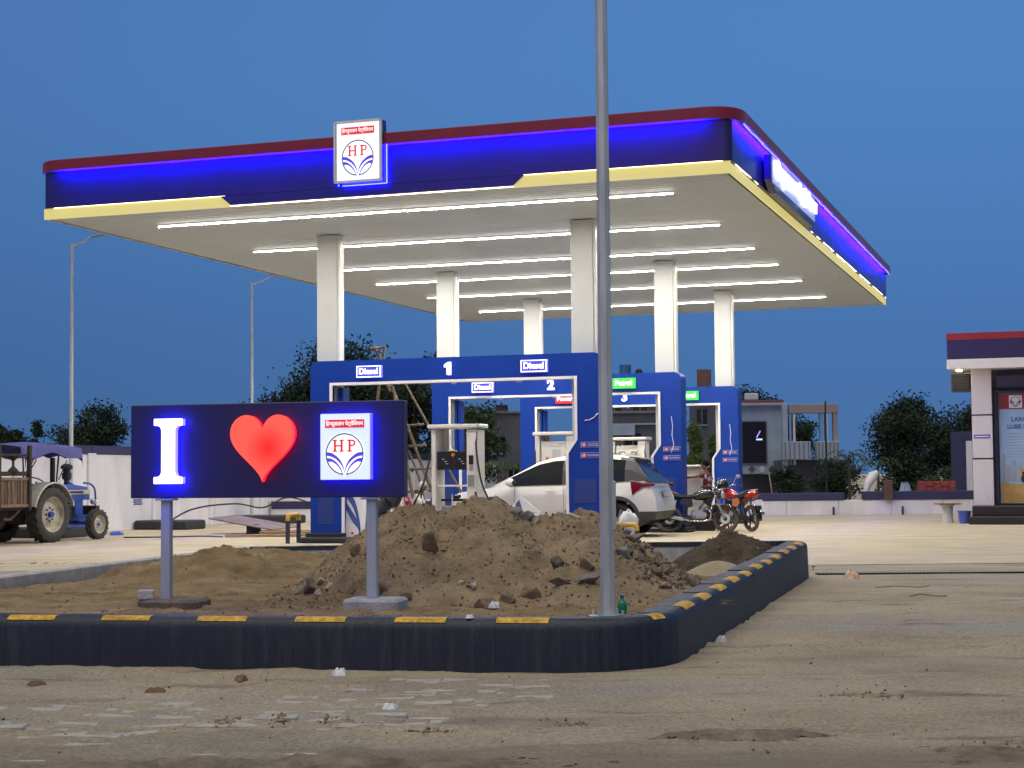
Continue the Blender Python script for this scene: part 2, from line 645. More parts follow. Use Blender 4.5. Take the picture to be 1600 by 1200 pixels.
M_SAND = pbr('pale_sand', (0.33, 0.27, 0.19), .95, var=.12, scale=8, bump=.5, bscale=60, spec=.15)
M_CONC = pbr('rough_concrete', (0.26, 0.245, 0.225), .85, var=.3, scale=5, bump=.5, bscale=35)
M_CONCLT = pbr('pale_concrete', (0.42, 0.41, 0.40), .85, var=.2, scale=5, bump=.4, bscale=35)
M_STEEL = pbr('galvanised_steel', (0.47, 0.52, 0.52), .5, .35, var=.22, scale=9, bump=.05, stretch=(1, 1, .15))
M_DARKST = pbr('dark_steel', (0.04, 0.042, 0.045), .5, .6, var=.2)
M_BLACK = pbr('black_rubber', (0.018, 0.018, 0.019), .75, var=.25, scale=12)
M_WHITE = pbr('white_paint', (0.72, 0.72, 0.70), .35, var=.05, scale=3)

fm = grid_mesh('forecourt', *[a for a in np.meshgrid(np.array([-70., -18.3, 12, 60.]), np.array([23.6, 30, 40, 51.6]), indexing='ij')],
               np.full((4, 4), 0.003), M_FORE)
forecourt = struct(link('forecourt', fm))

drain = thing('drain_channel', 'narrow dark steel drain grating lying across the yard beside the planter corner', 'drain', (4.1, 21.35, 0))
MB().box((3.6, 0, -.03), (7.6, .16, .1)).build('channel', M_DARKST, drain)
gm = MB().box((0, 0, 0), (.012, .15, .03)).mesh('grating_bar', [M_STEEL])
for k in range(150):
    o = link('grating_bar', gm, drain); o.location = (-.15 + k * .05, 0, .012)

# ================================================================== PLANTER KERB
fd = Vector((0.9865, -0.1640, 0)).normalized(); rd = Vector((0.2662, 0.9639, 0)).normalized()
bd = Vector((-0.9030, 0.4296, 0)).normalized()


def isect(p, d, q, e):
    den = d.x * e.y - d.y * e.x
    t = ((q.x - p.x) * e.y - (q.y - p.y) * e.x) / den
    return p + d * t


A0 = Vector((-8.2, 12.46, 0)); Pf = Vector((0.41, 11.03, 0)); Pr = Vector((1.44, 12.59, 0))
cor1 = isect(Pf, fd, Pr, rd)
cor2 = isect(Pr, rd, Vector((3.72, 21.0, 0)), bd)


def fillet(c, d0, d1, r, n):
    th = math.acos(max(-1, min(1, d0.dot(d1)))); t = r * math.tan(th / 2)
    p0 = c - d0 * t; nrm = Vector((-d0.y, d0.x, 0)); ce = p0 + nrm * r
    a0 = math.atan2(p0.y - ce.y, p0.x - ce.x)
    return [ce + Vector((math.cos(a0 + th * k / n), math.sin(a0 + th * k / n), 0)) * r for k in range(n + 1)]


kpath = [A0] + fillet(cor1, fd, rd, 0.75, 10) + fillet(cor2, rd, bd, 0.45, 8) + [Vector((-3.9, 24.62, 0))]
cum = [0.0]
for a, b in zip(kpath, kpath[1:]): cum.append(cum[-1] + (b - a).length)


def kpt(s):
    s = max(0, min(cum[-1] - 1e-6, s))
    for i in range(len(cum) - 1):
        if s <= cum[i + 1]:
            t = (s - cum[i]) / (cum[i + 1] - cum[i]); p = kpath[i].lerp(kpath[i + 1], t)
            d = (kpath[i + 1] - kpath[i]).normalized()
            return p, Vector((d.y, -d.x, 0))
    return kpath[-1], Vector((0, 1, 0))


s_c1 = cum[5]; s_c2 = cum[16]


def kh(s):
    if s < s_c1: return .345
    if s < s_c2: return .345 + .115 * (s - s_c1) / (s_c2 - s_c1)
    return .46 - .17 * (s - s_c2) / (cum[-1] - s_c2)


kerb = thing('planter_kerb', 'long dark blue kerb with yellow dashes along its rounded top, around the earth bed', 'kerb', (0, 0, 0))


def kerb_block(s0, s1, mark, h_off):
    mb = MB(); rows = []; mk = []
    n = 5
    ss = [s0 + .0008 + (s1 - s0 - .0016) * k / (n - 1) for k in range(n)]
    for s in ss:
        p, nn = kpt(s); h = kh(s) + h_off
        pr = [(.012, -.02), (.006, h * .45), (0, h - .075)] + [(-.075 + .075 * math.cos(R(a)), h - .075 + .075 * math.sin(R(a))) for a in (22, 45, 68, 90)] + [(-.25, h), (-.26, -.02)]
        rows.append([p + nn * o + Vector((0, 0, z)) for o, z in pr])
        mk.append([p + nn * (-.075 + .0785 * math.cos(R(a))) + Vector((0, 0, h - .075 + .0785 * math.sin(R(a)))) for a in (40, 52, 64, 76, 90)] + [p + nn * -.115 + Vector((0, 0, h + .0035))])
    mb.grid(rows, closed=True)
    L = len(rows[0])
    mb.f.append(tuple(range(L))[::-1]); mb.m.append(0)
    mb.f.append(tuple((n - 1) * L + k for k in range(L))); mb.m.append(0)
    back = s0 > s_c2 + .2
    o = mb.build('kerb_block', M_CONCLT if back else M_KERB, kerb, smooth=35)
    if back:
        m2 = MB(); m2.grid([[(p[0], p[1], p[2]) for p in [Vector(q) for q in r[1:-1]]] + [r[-2] + Vector((0, 0, -.06)) + kpt(ss[i])[1] * -.006] for i, r in enumerate([[Vector(v) + kpt(ss[i])[1] * .004 * (1 if k < 5 else -1) + Vector((0, 0, .003)) for k, v in enumerate(rw)] for i, rw in enumerate(rows)])])
        m2.build('navy_coat', M_KERB, o, smooth=35)
    if mark:
        m2 = MB(); m2.grid(mk); m2.build('yellow_mark', M_YELLOW, o, smooth=60)


# first mark centred at x=-3.4 on the front run, then every .70 m
k_first = (Vector((-3.41, 0, 0)) - Vector((A0.x, 0, 0))).x / fd.x
s = k_first - .17 - .70 * 6; i = 0
sm_marks = []
while s < s_c1 - .75:
    kerb_block(s, s + .355, True, rng.uniform(-.002, .002)); kerb_block(s + .355, s + .70, False, rng.uniform(-.002, .002)); s += .70
nb = 5; st = (s_c1 + .55 - s) / nb
for k in range(nb): kerb_block(s + st * k, s + st * (k + 1), k == 3, rng.uniform(-.003, .003))
s += st * nb
while s < s_c2 + .3:
    kerb_block(s, s + .42, False, rng.uniform(-.006, .006)); kerb_block(s + .42, s + .84, True, rng.uniform(-.006, .006)); s += .84
while s < cum[-1] - .1:
    e = min(s + .9, cum[-1]); kerb_block(s, e, False, rng.uniform(-.006, .006)); s = e

# low bare concrete edge on the far left of the bed
edge = thing('concrete_edging', 'low chipped bare concrete edging along the left side of the earth bed', 'edging', (0, 0, 0))
ep = [Vector((-3.85, 24.7, 0)), Vector((-4.35, 22.6, 0)), Vector((-4.85, 20.2, 0)), Vector((-5.4, 17.4, 0)), Vector((-6.2, 14.5, 0)), Vector((-8.2, 12.7, 0))]
for k in range(len(ep) - 1):
    a, b = ep[k], ep[k + 1]; L_ = (b - a).length; nn = max(1, int(L_ / .95))
    for q in range(nn):
        p0 = a.lerp(b, q / nn + .004); p1 = a.lerp(b, (q + 1) / nn - .004); d = (p1 - p0); c = (p0 + p1) / 2
        MB().box((c.x, c.y, .12), (d.length, .15, .36), bev=.02, rot=Matrix.Rotation(math.atan2(d.y, d.x), 3, 'Z')).build('edging_block', M_CONCLT, edge)


# ================================================================== EARTH BED
def bed_profile(X, Y):
    z = .265 + .03 * fbm(X * .6, Y * .6, 4, 2) + .022 * fbm(X * 3, Y * 3, 5, 14)
    rough = .035 * np.abs(fbm(X * 7, Y * 7, 5, 33, .6)) + .02 * fbm(X * 13, Y * 13, 3, 39)
    z = z - .15 * np.clip((Y - 16.5) / 4, 0, 1) - .06 * np.clip((Y - 14.5) / 3, 0, 1) * np.clip((-X - 3) / 2, 0, 1)
    # trampled trench lip in the middle foreground
    t = np.exp(-((Y - 13.95) / .22) ** 2) * np.clip(1 - np.abs(X + 1.35) / .9, 0, 1)
    z = z + t * .06 * (1 + 1.3 * fbm(X * 7, Y * 7, 4, 8))
    return z + rough


def inside_bed(X, Y, inset=.12):
    poly = [(p.x, p.y) for p in kpath[:1] + [kpath[k] for k in range(1, len(kpath))]] + [(p.x, p.y) for p in ep[1:]]
    poly = np.array(poly); c = np.zeros(X.shape, bool)
    cx, cy = poly.mean(0)
    n = len(poly)
    for i in range(n):
        x1, y1 = poly[i]; x2, y2 = poly[(i + 1) % n]
        # inset by pulling towards interior
        dx, dy = x2 - x1, y2 - y1; l = math.hypot(dx, dy) + 1e-9
        ox, oy = -dy / l * inset, dx / l * inset
        x1 += ox; x2 += ox; y1 += oy; y2 += oy
        cond = ((y1 > Y) != (y2 > Y)) & (X < (x2 - x1) * (Y - y1) / (y2 - y1 + 1e-12) + x1)
        c ^= cond
    return c


bx_, by_ = np.meshgrid(np.arange(-8.3, 4.0, .035), np.arange(10.9, 24.9, .04), indexing='ij')
soil = struct(link('planter_soil', grid_mesh('planter_soil', bx_, by_, bed_profile(bx_, by_), M_SOIL, inside_bed(bx_, by_))))

# ================================================================== CANOPY
M_RED = pbr('maroon_cladding', (0.22, 0.018, 0.035), .35, var=.08, scale=2)
M_BLUE = pbr('navy_cladding', (0.021, 0.017, 0.125), .32, var=.08, scale=2)
M_SOFFIT = pbr('soffit_slats', (0.53, 0.585, 0.60), .42, var=.04, scale=1.5, spec=.4)
M_COLUMN = pbr('column_cladding', (0.50, 0.53, 0.52), .42, var=.05, scale=1.2)
M_ROOF = pbr('roof_sheet', (0.3, 0.3, 0.31), .6, var=.1)
E_TUBE = emit('tube_glow', (1.0, 0.93, 0.88), 7)
E_LENS = emit('tube_lens', (1.0, 0.93, 0.83), 600)
E_BLUE = emit('blue_led', (0.010, 0.0006, 1.0), 220)
E_BLUELN = emit('blue_led_line', (.09, .10, 1.0), 3.5)
E_YEL = emit('yellow_led', (.66, .57, .17), .88, (.3, .28, .15))
E_YELHOT = emit('yellow_led_hot', (1.0, 0.82, 0.45), 5.0)

CW, CL, ZS = 13.02, 22.6, 6.22
canopy = thing('petrol_canopy', 'wide white petrol station canopy on six columns with maroon, navy and yellow lit edge', 'canopy', S(0, 0), -ANG)

# ceiling slats (too fine to pick apart): a ribbed sheet
mb = MB(); rows = []
v = 0.06; nsl = 0
while v < CL - .06:
    rows += [(v, ZS + .016), (v + .02, ZS + .016), (v + .026, ZS), (v + .186, ZS)]
    v += .192
mb.grid([[(u, r[0], r[1]) for u in (-CW + .06, -.06)] for r in rows])
mb.build('soffit', M_SOFFIT, canopy, kind='stuff')
MB().box((-CW / 2, CL / 2, 7.12), (CW + .1, CL + .1, .06)).build('roof_deck', M_ROOF, canopy)


def ring_path(o, r, n=8, w=CW, l=CL):
    """closed path round the canopy, offset outwards by o with corner radius r (front right first)"""
    P = []
    for cx, cy, a0 in ((o - r, -o + r, -90), (o - r, l + o - r, 0), (-w - o + r, l + o - r, 90), (-w - o + r, -o + r, 180)):
        for k in range(n + 1):
            a = R(a0 + 90 * k / n)
            P.append((cx + r * math.cos(a), cy + r * math.sin(a)))
    return P


def ring_band(name, mat, prof, r, n=8, parent=canopy, smooth=30):
    rows = [[(x, y, z) for (x, y) in ring_path(o, max(.01, r + o), n)] for (o, z) in prof]
    mb = MB(); P = [list(c) for c in zip(*rows)]
    m = len(P[0]); cnt = len(P)
    mb.v = [q for row in P for q in row]
    for i in range(cnt):
        for j in range(m):
            i2 = (i + 1) % cnt; j2 = (j + 1) % m
            mb.f.append((i * m + j, i2 * m + j, i2 * m + j2, i * m + j2)); mb.m.append(0)
    return mb.build(name, mat, parent, smooth=smooth)


ring_band('red_band', M_RED, [(.22, 7.085), (.22, 7.27), (.20, 7.285), (-.1, 7.285), (-.1, 7.27), (.195, 7.262), (.195, 7.085)], .35)
ring_band('navy_band', M_BLUE, [(.06, 6.405), (.06, 7.08), (-.05, 7.08), (-.05, 6.405)], .08)
# LED line tucked under the red band, in lengths, slightly uneven as fitted by hand
for side in range(4):
    nseg = 12 if side in (1, 3) else 7
    for k in range(nseg):
        mb = MB(); wob = [rng.uniform(-.012, .012) for _ in range(4)]
        Ls = (CL if side in (1, 3) else CW); e_ = .34; a = e_ + (Ls - 2 * e_) * k / nseg + .02; b = e_ + (Ls - 2 * e_) * (k + 1) / nseg - .02
        pts = []
        for q in range(4):
            t = a + (b - a) * q / 3
            if side == 0: p = (-CW + t, -.178, 7.15 + wob[q])
            elif side == 1: p = (.178, t, 7.135 + wob[q] * 1.4)
            elif side == 2: p = (-t, CL + .178, 7.15 + wob[q])
            else: p = (-CW - .178, CL - t, 7.15 + wob[q])
            pts.append(p)
        nx, ny = ((0, 1), (-1, 0), (0, -1), (1, 0))[side]
        P3 = [Vector(p) for p in pts]; inn = Vector((nx, ny, 0))
        mb.grid([[p + Vector((0, 0, .03)), p + inn * .026 + Vector((0, 0, .026)), p + inn * .006 - Vector((0, 0, .026)), p - Vector((0, 0, .03))] for p in P3])
        lo = mb.build('led_strip', [M_BLUE, E_BLUE], canopy)
        for pg in lo.data.polygons:
            pg.material_index = 1 if abs(pg.area) > .0 and abs(Vector(pg.normal).dot(inn)) > .5 and abs(pg.normal.z) > .15 else 0
        if side in (1, 3):
            MB().tube([Vector((p.x - inn.x * .012, p.y, 7.071 + (p.z - 7.15) * .8)) for p in P3], .013, 5).build('led_line', E_BLUELN, lo)

# yellow lit valance: two tapered pieces on the front, full length on the sides
Y0, Y1 = 6.20, 6.40


def valance_front(u0, u1, lower, cutL, cutR):
    poly = [(u0, Y0), (u1, Y0), (u1 + (0 if not cutR else -.17), Y1), (u0 + (.22 if cutL else 0), Y1)]
    o = MB().prism(poly, -.035, .0).build('yellow_valance', E_YEL, canopy)
    MB().box(((u0 + u1) / 2 + .05, -.04, Y1 + .006), (u1 - u0 - .35, .03, .012)).build('led_line', E_YELHOT, o)


valance_front(-CW - .035, -9.09, 0, False, True)
valance_front(-3.74, .035, 0, True, False)
MB().prism([(-9.10, Y0 + .035), (-3.70, Y0 + .035), (-3.5, Y1), (-9.3, Y1)], -.06, -.0).build('navy_valance', M_BLUE, canopy)
MB().box((-6.4, -.05, Y0 + .012), (5.4, .03, .014)).build('led_line', E_YELHOT, canopy)
for sx in (0, -CW - .035):
    MB().box((sx + .0175, CL / 2, (Y0 + Y1) / 2 - .012), (.035, CL, Y1 - Y0 - .03)).build('yellow_valance' if sx == 0 else 'side_valance', E_YEL if sx == 0 else M_SOFFIT, canopy)
for k in range(22):
    a = .35 + k * 1.01
    if 2.3 < a < 7.6: continue
    MB().tube([(.045, a, Y1 - .005 + rng.uniform(-.012, .02)), (.05, a + .5, Y1 + .004 + rng.uniform(-.02, .03)), (.045, a + .96, Y1 - .002 + rng.uniform(-.012, .02))], .011, 5).build('led_line', E_YELHOT, canopy)
MB().box((-CW / 2, CL + .0175, (Y0 + Y1) / 2), (CW + .07, .035, Y1 - Y0)).build('back_valance', M_SOFFIT, canopy)

# tube light rows
rowv = [1.397, 5.30, 8.92, 11.87, 15.33, 19.45]
uL, uR = -11.475, -1.244
tl = (uR - uL) / 4
tube_me = MB().box((0, 0, 0), (tl - .035, .028, .020), bev=.003).mesh('tube', [E_TUBE, E_LENS])
for _p in tube_me.polygons:
    if _p.normal.z < -.9: _p.material_index = 1
house_me = MB().box((0, 0, -.004), (uR - uL + .04, .034, .022), bev=.004).mesh('light_row', [M_WHITE])
for v in rowv:
    rw = link('light_row', house_me, canopy); rw.location = ((uL + uR) / 2, v, ZS - .016)
    for k in range(4):
        t = link('tube', tube_me, rw); t.location = (-(uR - uL) / 2 + tl * (k + .5), 0, -.028)

# columns
ca, cv, du, dv, cw = -9.24, 3.80, 5.374, 6.571, .447
col_me = MB().box((0, 0, (ZS - .1) / 2 + .1), (cw, .28, ZS - .22), bev=.012).mesh('column', [M_COLUMN])
chan_me = MB().box((0, 0, ZS / 2), (.05, .20, ZS - .26), bev=.006).mesh('channel', [M_WHITE])
col_c = []
for j in range(3):
    for i in range(2):
        o = link('column', col_me, canopy); o.location = (ca + i * du + cw / 2, cv + j * dv + .14, 0)
        c = link('channel', chan_me, o); c.location = (cw / 2 + .022, 0, 0)
        MB().box((cw / 2 * 0, 0, ZS - .045), (cw + .016, .296, .05), bev=.004).build('collar', M_COLUMN, o)

# ================================================================== PORTAL FRAMES
M_PORTAL = pbr('portal_blue', (0.003, 0.036, 0.28), .45, var=.08, scale=1.2, spec=.25)
M_PORTALDK = pbr('portal_reveal', (0.012, 0.035, 0.2), .4, var=.1, scale=2)
M_TRIM = pbr('trim_white', (0.75, 0.75, 0.76), .3, var=.04)
M_REDINK = pbr('red_ink', (0.6, 0.02, 0.03), .5, var=.05)
M_GREYINK = pbr('grey_ink', (0.42, 0.42, 0.44), .5, var=.05)
E_WHITE = emit('white_letter', (0.86, 0.84, 1.0), 1.7)
E_BOXLINE = emit('sign_outline', (0.72, 0.70, 1.0), 1.15)
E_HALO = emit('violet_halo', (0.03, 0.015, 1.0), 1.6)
E_GREEN = emit('green_sign', (0.04, 0.62, 0.05), 1.0, (.05, .5, .05))
E_REDS = emit('red_sign', (0.85, 0.02, 0.02), .8, (.6, .02, .02))
E_BLUES = emit('blue_sign', (0.03, 0.03, 0.62), .6, (.05, .05, .5))
U0, U1 = -9.29, -3.22
PF = 3.60


def opening(inset=0.0):
    i = inset
    return [(-8.60 + i, .2), (-8.60 + i, 1.72), (-8.86 + i, 1.98), (-8.86 + i, 3.19 - i), (-3.70 - i, 3.19 - i), (-3.70 - i, 1.98), (-3.88 - i, 1.72), (-3.88 - i, .2)]


def fuel_sign(parent, u, z, txt, kind):
    w, h = .50, .21
    body = {'Diesel': E_BLUES, 'Petrol': E_GREEN, 'Power': E_REDS}[txt]
    o = MB().box((u, -.045, z), (w, .07, h), bev=.006).build('sign_box', body, parent)
    ln = MB()
    for dx, dz, ww, hh in ((0, h / 2, w + .02, .022), (0, -h / 2, w + .02, .022), (-w / 2, 0, .022, h + .02), (w / 2, 0, .022, h + .02)):
        ln.box((u + dx, -.078, z + dz), (ww, .014, hh))
    ln.build('outline', E_BOXLINE if txt == 'Diesel' else body, o)
    stand(text_mb(txt, .165, .012, bold=.004), (u, -.088, z)).build('lettering', E_WHITE, o)
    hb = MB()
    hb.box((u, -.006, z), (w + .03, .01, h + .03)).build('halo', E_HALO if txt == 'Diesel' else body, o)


def sticker(parent, u, z):
    o = MB().box((u, -.004, z), (.40, .008, .11), bev=.002).build('sticker', M_GREYINK, parent)
    MB().box((u + .01, -.011, z), (.385, .006, .10)).build('print_field', M_BLUESTK, o)
    s = MB()
    MB().cyl((u - .13, -.013, z), (u - .13, -.0165, z), .042, n=18).build('symbol_disc', M_WHITE, o)
    s.torus((u - .13, -.018, z), (0, 1, 0), .036, .006, 18, 5)
    s.box((u - .13, -.018, z), (.066, .004, .009), rot=Matrix.Rotation(R(45), 3, 'Y'))
    s.build('no_symbol', M_REDINK, o)
    t = stand(text_mb('NO SMOKING' if z < 1.8 else 'DO NOT USE\nMOBILE PHONE', .036 if z < 1.8 else .03, .002), (u + .05, -.016, z))
    t.build('lettering', M_WHITE, o)


M_BLUESTK = pbr('sticker_blue', (0.05, 0.07, 0.35), .5, var=.03)


def portal(idx, vpos, number, lab, left, right):
    loc = S(0, PF + vpos); t = thing('pump_portal', lab, 'portal', loc, -ANG, 'blue numbered portals over the pump islands')
    r = .16
    outer = [(U0, .2)] + [(U0 + r - r * math.cos(R(a)), 3.63 - r + r * math.sin(R(a))) for a in (0, 22, 45, 68, 90)] + \
            [(U1 - r + r * math.sin(R(a)), 3.63 - r + r * math.cos(R(a))) for a in (0, 22, 45, 68, 90)] + [(U1, .2)]
    op = opening()
    # panel: left pillar, beam, right pillar as one U outline
    poly = outer + op[::-1]
    MB().prism(poly, 0, .50).build('portal_panel', M_PORTAL, t, smooth=30)
    # white edge trim round the opening
    a = opening(0.0); b = opening(.055)
    tb = MB()
    for k in range(len(a) - 1):
        p, q, r1, s1 = a[k], a[k + 1], b[k + 1], b[k]
        tb.add([(p[0], -.02, p[1]), (q[0], -.02, q[1]), (r1[0], -.02, r1[1]), (s1[0], -.02, s1[1]),
                (p[0], .02, p[1]), (q[0], .02, q[1]), (r1[0], .02, r1[1]), (s1[0], .02, s1[1])],
               [(0, 1, 2, 3), (7, 6, 5, 4), (0, 4, 5, 1), (3, 2, 6, 7), (0, 3, 7, 4), (1, 5, 6, 2)])
    tb.build('opening_trim', M_TRIM, t)
    # inner lining strips on the left reveal
    for k in range(2):
        MB().box((-8.74 + .08 * k, .3, 2.5), (.05, .3, 1.2), bev=.01).build('lining_strip', M_PORTAL, t)
    MB().box((-6.3, .25, 3.165), (4.9, .3, .04), bev=.008).build('soffit_strip', M_PORTALDK, t)
    for k in range(3):
        MB().cyl((-7.6 + 1.35 * k, .12, 3.15), (-7.6 + 1.35 * k, .12, 3.11), .045, .05, 12).build('downlight', M_TRIM, t)
    # recessed access panels near the feet
    for (u0, w, z0, z1) in ((-3.55, .50, .75, 1.25), (-8.95, .42, .35, 1.35)):
        MB().box((u0, -.004, (z0 + z1) / 2), (w - .06, .012, z1 - z0 - .04), bev=.003).build('access_panel', M_PORTALDK, t)
    for uu in (-8.98, -3.55):
        MB().box((uu, .25, .12), (.80, .62, .16), bev=.015).build('plinth', M_NAVYDK, t)
        MB().box((uu, .25, .02), (.98, .86, .06), bev=.012).build('plinth_step', M_NAVYDK, t)
    fuel_sign(t, -7.98, 3.39, left, 0); fuel_sign(t, -4.54, 3.40, right, 0)
    if number == '1':
        one = [(-.02, -.12), (.05, -.12), (.05, .125), (.0, .125), (-.075, .075), (-.075, .025), (-.02, .055)]
        MB().prism([(-6.3 + x, 3.40 + z) for x, z in one], -.085, -.035).build('number', E_WHITE, t)
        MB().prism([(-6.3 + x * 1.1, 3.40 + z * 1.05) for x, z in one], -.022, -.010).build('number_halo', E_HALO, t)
    else:
        n = stand(text_mb(number, .33, .05, bold=.008), (-6.3, -.06, 3.40)); n.build('number', E_WHITE, t)
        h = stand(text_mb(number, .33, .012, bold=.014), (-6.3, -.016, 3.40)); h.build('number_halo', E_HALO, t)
    sticker(t, -3.44, 1.88); sticker(t, -3.44, 1.68)
    # curl of peeling protective film
    MB().tube([(-3.55, -.012, 2.34), (-3.45, -.03, 2.35), (-3.36, -.02, 2.40), (-3.29, -.012, 2.47), (-3.27, -.015, 2.44)] if idx == 0 else
              [(-3.45, -.012, 2.62), (-3.42, -.02, 2.4), (-3.44, -.012, 2.2), (-3.40, -.014, 1.98), (-3.46, -.012, 1.8)], .008, 5).build('peeling_film', M_TRIM, t)
    # pump island kerb
    MB().box((-6.27, .35, .06), (6.3, 1.15, .12), bev=.03).build('island', M_NAVYDK, t)
    return t


M_NAVYDK = pbr('plinth_navy', (0.018, 0.02, 0.026), .5, var=.3, scale=4)
portal(0, 0, '1', 'nearest blue portal with glowing number 1 and two Diesel signs', 'Diesel', 'Diesel')
portal(1, dv, '2', 'middle blue portal with glowing number 2, Diesel sign left and green Petrol sign right', 'Diesel', 'Petrol')
portal(2, dv * 2, '3', 'farthest blue portal with number 3, red Power sign left and green Petrol sign right', 'Power', 'Petrol')

# ================================================================== EMBLEM
E_FACE = emit('lightbox_face', (0.80, 0.88, 0.88), .80)
E_DISC = emit('lightbox_disc', (1.0, 1.0, 1.0), .98)
E_RED = emit('lightbox_red', (0.62, 0.03, 0.05), .75, (.5, .03, .04))
E_INK = emit('lightbox_blue', (0.10, 0.06, 0.68), .75, (.05, .05, .4))
E_LINE = emit('lightbox_line', (0.08, 0.10, 0.2), .5, (.05, .06, .1))
DEVA = '\u093f\u0939\u0928\u0926\u0941\u0938\u0924\u093e\u0928 \u092a\u0947\u091f\u094d\u0930\u094b\u093f\u0932\u092f\u092e'


def letters_hp(mb, s, cx, cz, y):
    """slab serif H and P, drawn with boxes and an arc"""
    def bar(x, z, w, h): mb.box((cx + x * s, y, cz + z * s), (w * s, .006, h * s))
    for x in (-.40, -.14):
        bar(x, 0, .075, .44); bar(x, .2, .16, .05); bar(x, -.2, .16, .05)
    bar(-.27, 0, .22, .055)
    bar(.17, 0, .075, .44); bar(.14, .2, .13, .05); bar(.17, -.2, .17, .05)
    P = []
    for k in range(13):
        a = R(90 - 180 * k / 12)
        P.append([(cx + (.25 + .155 * math.cos(a)) * s, y - .003, cz + (.10 + .125 * math.sin(a)) * s), (cx + (.25 + .085 * math.cos(a)) * s, y - .003, cz + (.10 + .070 * math.sin(a)) * s)])
    mb.grid(P)
    bar(.225, .197, .09, .055); bar(.225, .003, .09, .055)


def emblem_box(parent, w, h, y, zc, uc=0.0, frame=None):
    """flat print of the sign: red caption strip, ringed disc, letters, two winged bands; parent = face object"""
    def at(px, pz): return (uc + px, zc + pz)
    r = w * .385; dz = -h * .115
    disc = MB(); n = 40
    disc.add([(uc + r * math.cos(2 * math.pi * k / n), y - .003, zc + dz + r * 1.04 * math.sin(2 * math.pi * k / n)) for k in range(n)], [tuple(range(n))])
    disc.build('disc', E_DISC, parent)
    ring = MB(); P = []
    for k in range(61):
        a = R(-90 + 3.5 + (360 - 7) * k / 60)
        P.append([(uc + q * math.cos(a), y - .006, zc + dz + q * 1.04 * math.sin(a)) for q in (r * 1.01, r * .945)])
    ring.grid(P); ring.build('ring', E_LINE, parent)
    hp = MB(); letters_hp(hp, r * 1.36, uc + r * .04, zc + dz + r * .42, y - .008); hp.build('lettering', E_RED, parent)
    up1 = [(-.99, .10), (-.71, .07), (-.46, -.07), (-.24, -.27), (-.08, -.55), (-.0, -.86)]
    lo1 = [(-.99, -.07), (-.71, -.12), (-.46, -.24), (-.24, -.44), (-.09, -.68), (-.0, -.93)]
    up2 = [(-.96, -.18), (-.67, -.23), (-.39, -.43), (-.19, -.70), (-.08, -.99)]
    lo2 = [(-.89, -.38), (-.67, -.37), (-.42, -.52), (-.23, -.75), (-.115, -.99)]
    for sgn in (-1, 1):
        for up, lo in ((up1, lo1), (up2, lo2)):
            a = smoothpath([(-sgn * p[0] * -1, p[1], 0) for p in up], 4); b = smoothpath([(-sgn * p[0] * -1, p[1], 0) for p in lo], 4)
            m = MB(); m.grid([[(uc + p.x * r * (-1 if False else 1), y - .007, zc + dz + p.y * r * 1.04), (uc + q.x * r, y - .007, zc + dz + q.y * r * 1.04)] for p, q in zip(a, b)])
            m.build('wing_band', E_INK, parent)
    cap = MB(); cap.box((uc, y - .004, zc + h * .355), (w * .80, .006, h * .125)); c = cap.build('caption_strip', E_RED, parent)
    t = text_mb(DEVA, 1.0, .004); xs_ = [p[0] for p in t.v]; zs_ = [p[1] for p in t.v]
    sw = w * .76 / (max(xs_) - min(xs_)); sh = h * .10 / (max(zs_) - min(zs_)); mx = (max(xs_) + min(xs_)) / 2; mz = (max(zs_) + min(zs_)) / 2
    t.v = [((p[0] - mx) * sw, (p[1] - mz) * sh, p[2]) for p in t.v]
    stand(t, (uc, y - .010, zc + h * .355)).build('caption', E_DISC, c)


# lit emblem sign on the canopy front
sg = thing('lightbox_sign', 'tall white lit emblem box mounted on the front edge of the canopy', 'sign', S(-6.47, -.34, 6.44), -ANG)
sw_, sh_ = .88, 1.08
MB().box((0, .16, sh_ / 2), (sw_, .22, sh_), bev=.008).build('case', M_BLUE, sg)
fr = MB()
for dx, dz, ww, hh in ((0, .012, sw_ + .02, .03), (0, sh_ - .012, sw_ + .02, .03), (-sw_ / 2, sh_ / 2, .03, sh_), (sw_ / 2, sh_ / 2, .03, sh_)):
    fr.box((dx, .04, dz), (ww, .04, hh))
fr.build('rim', M_TRIM, sg)
face = MB().box((0, .045, sh_ / 2), (sw_ - .07, .012, sh_ - .07)).build('face', E_FACE, sg)
emblem_box(face, sw_ - .1, sh_ - .06, .038, sh_ / 2)
hl = MB()
for dx, dz, ww, hh in ((0.03, -.02, sw_ - .05, .014), (sw_ / 2 + .02, .33, .014, .70), (-sw_ / 2 - .02, .33, .014, .70)):
    hl.box((dx, .24, dz), (ww, .02, hh))
hl.build('halo_led', emit('halo_blue', (0.006, 0.008, 1.0), 70), sg)
br = MB()
for x in (-.3, .3): br.box((x, .38, .80), (.06, .3, .5))
br.build('bracket', M_DARKST, sg)

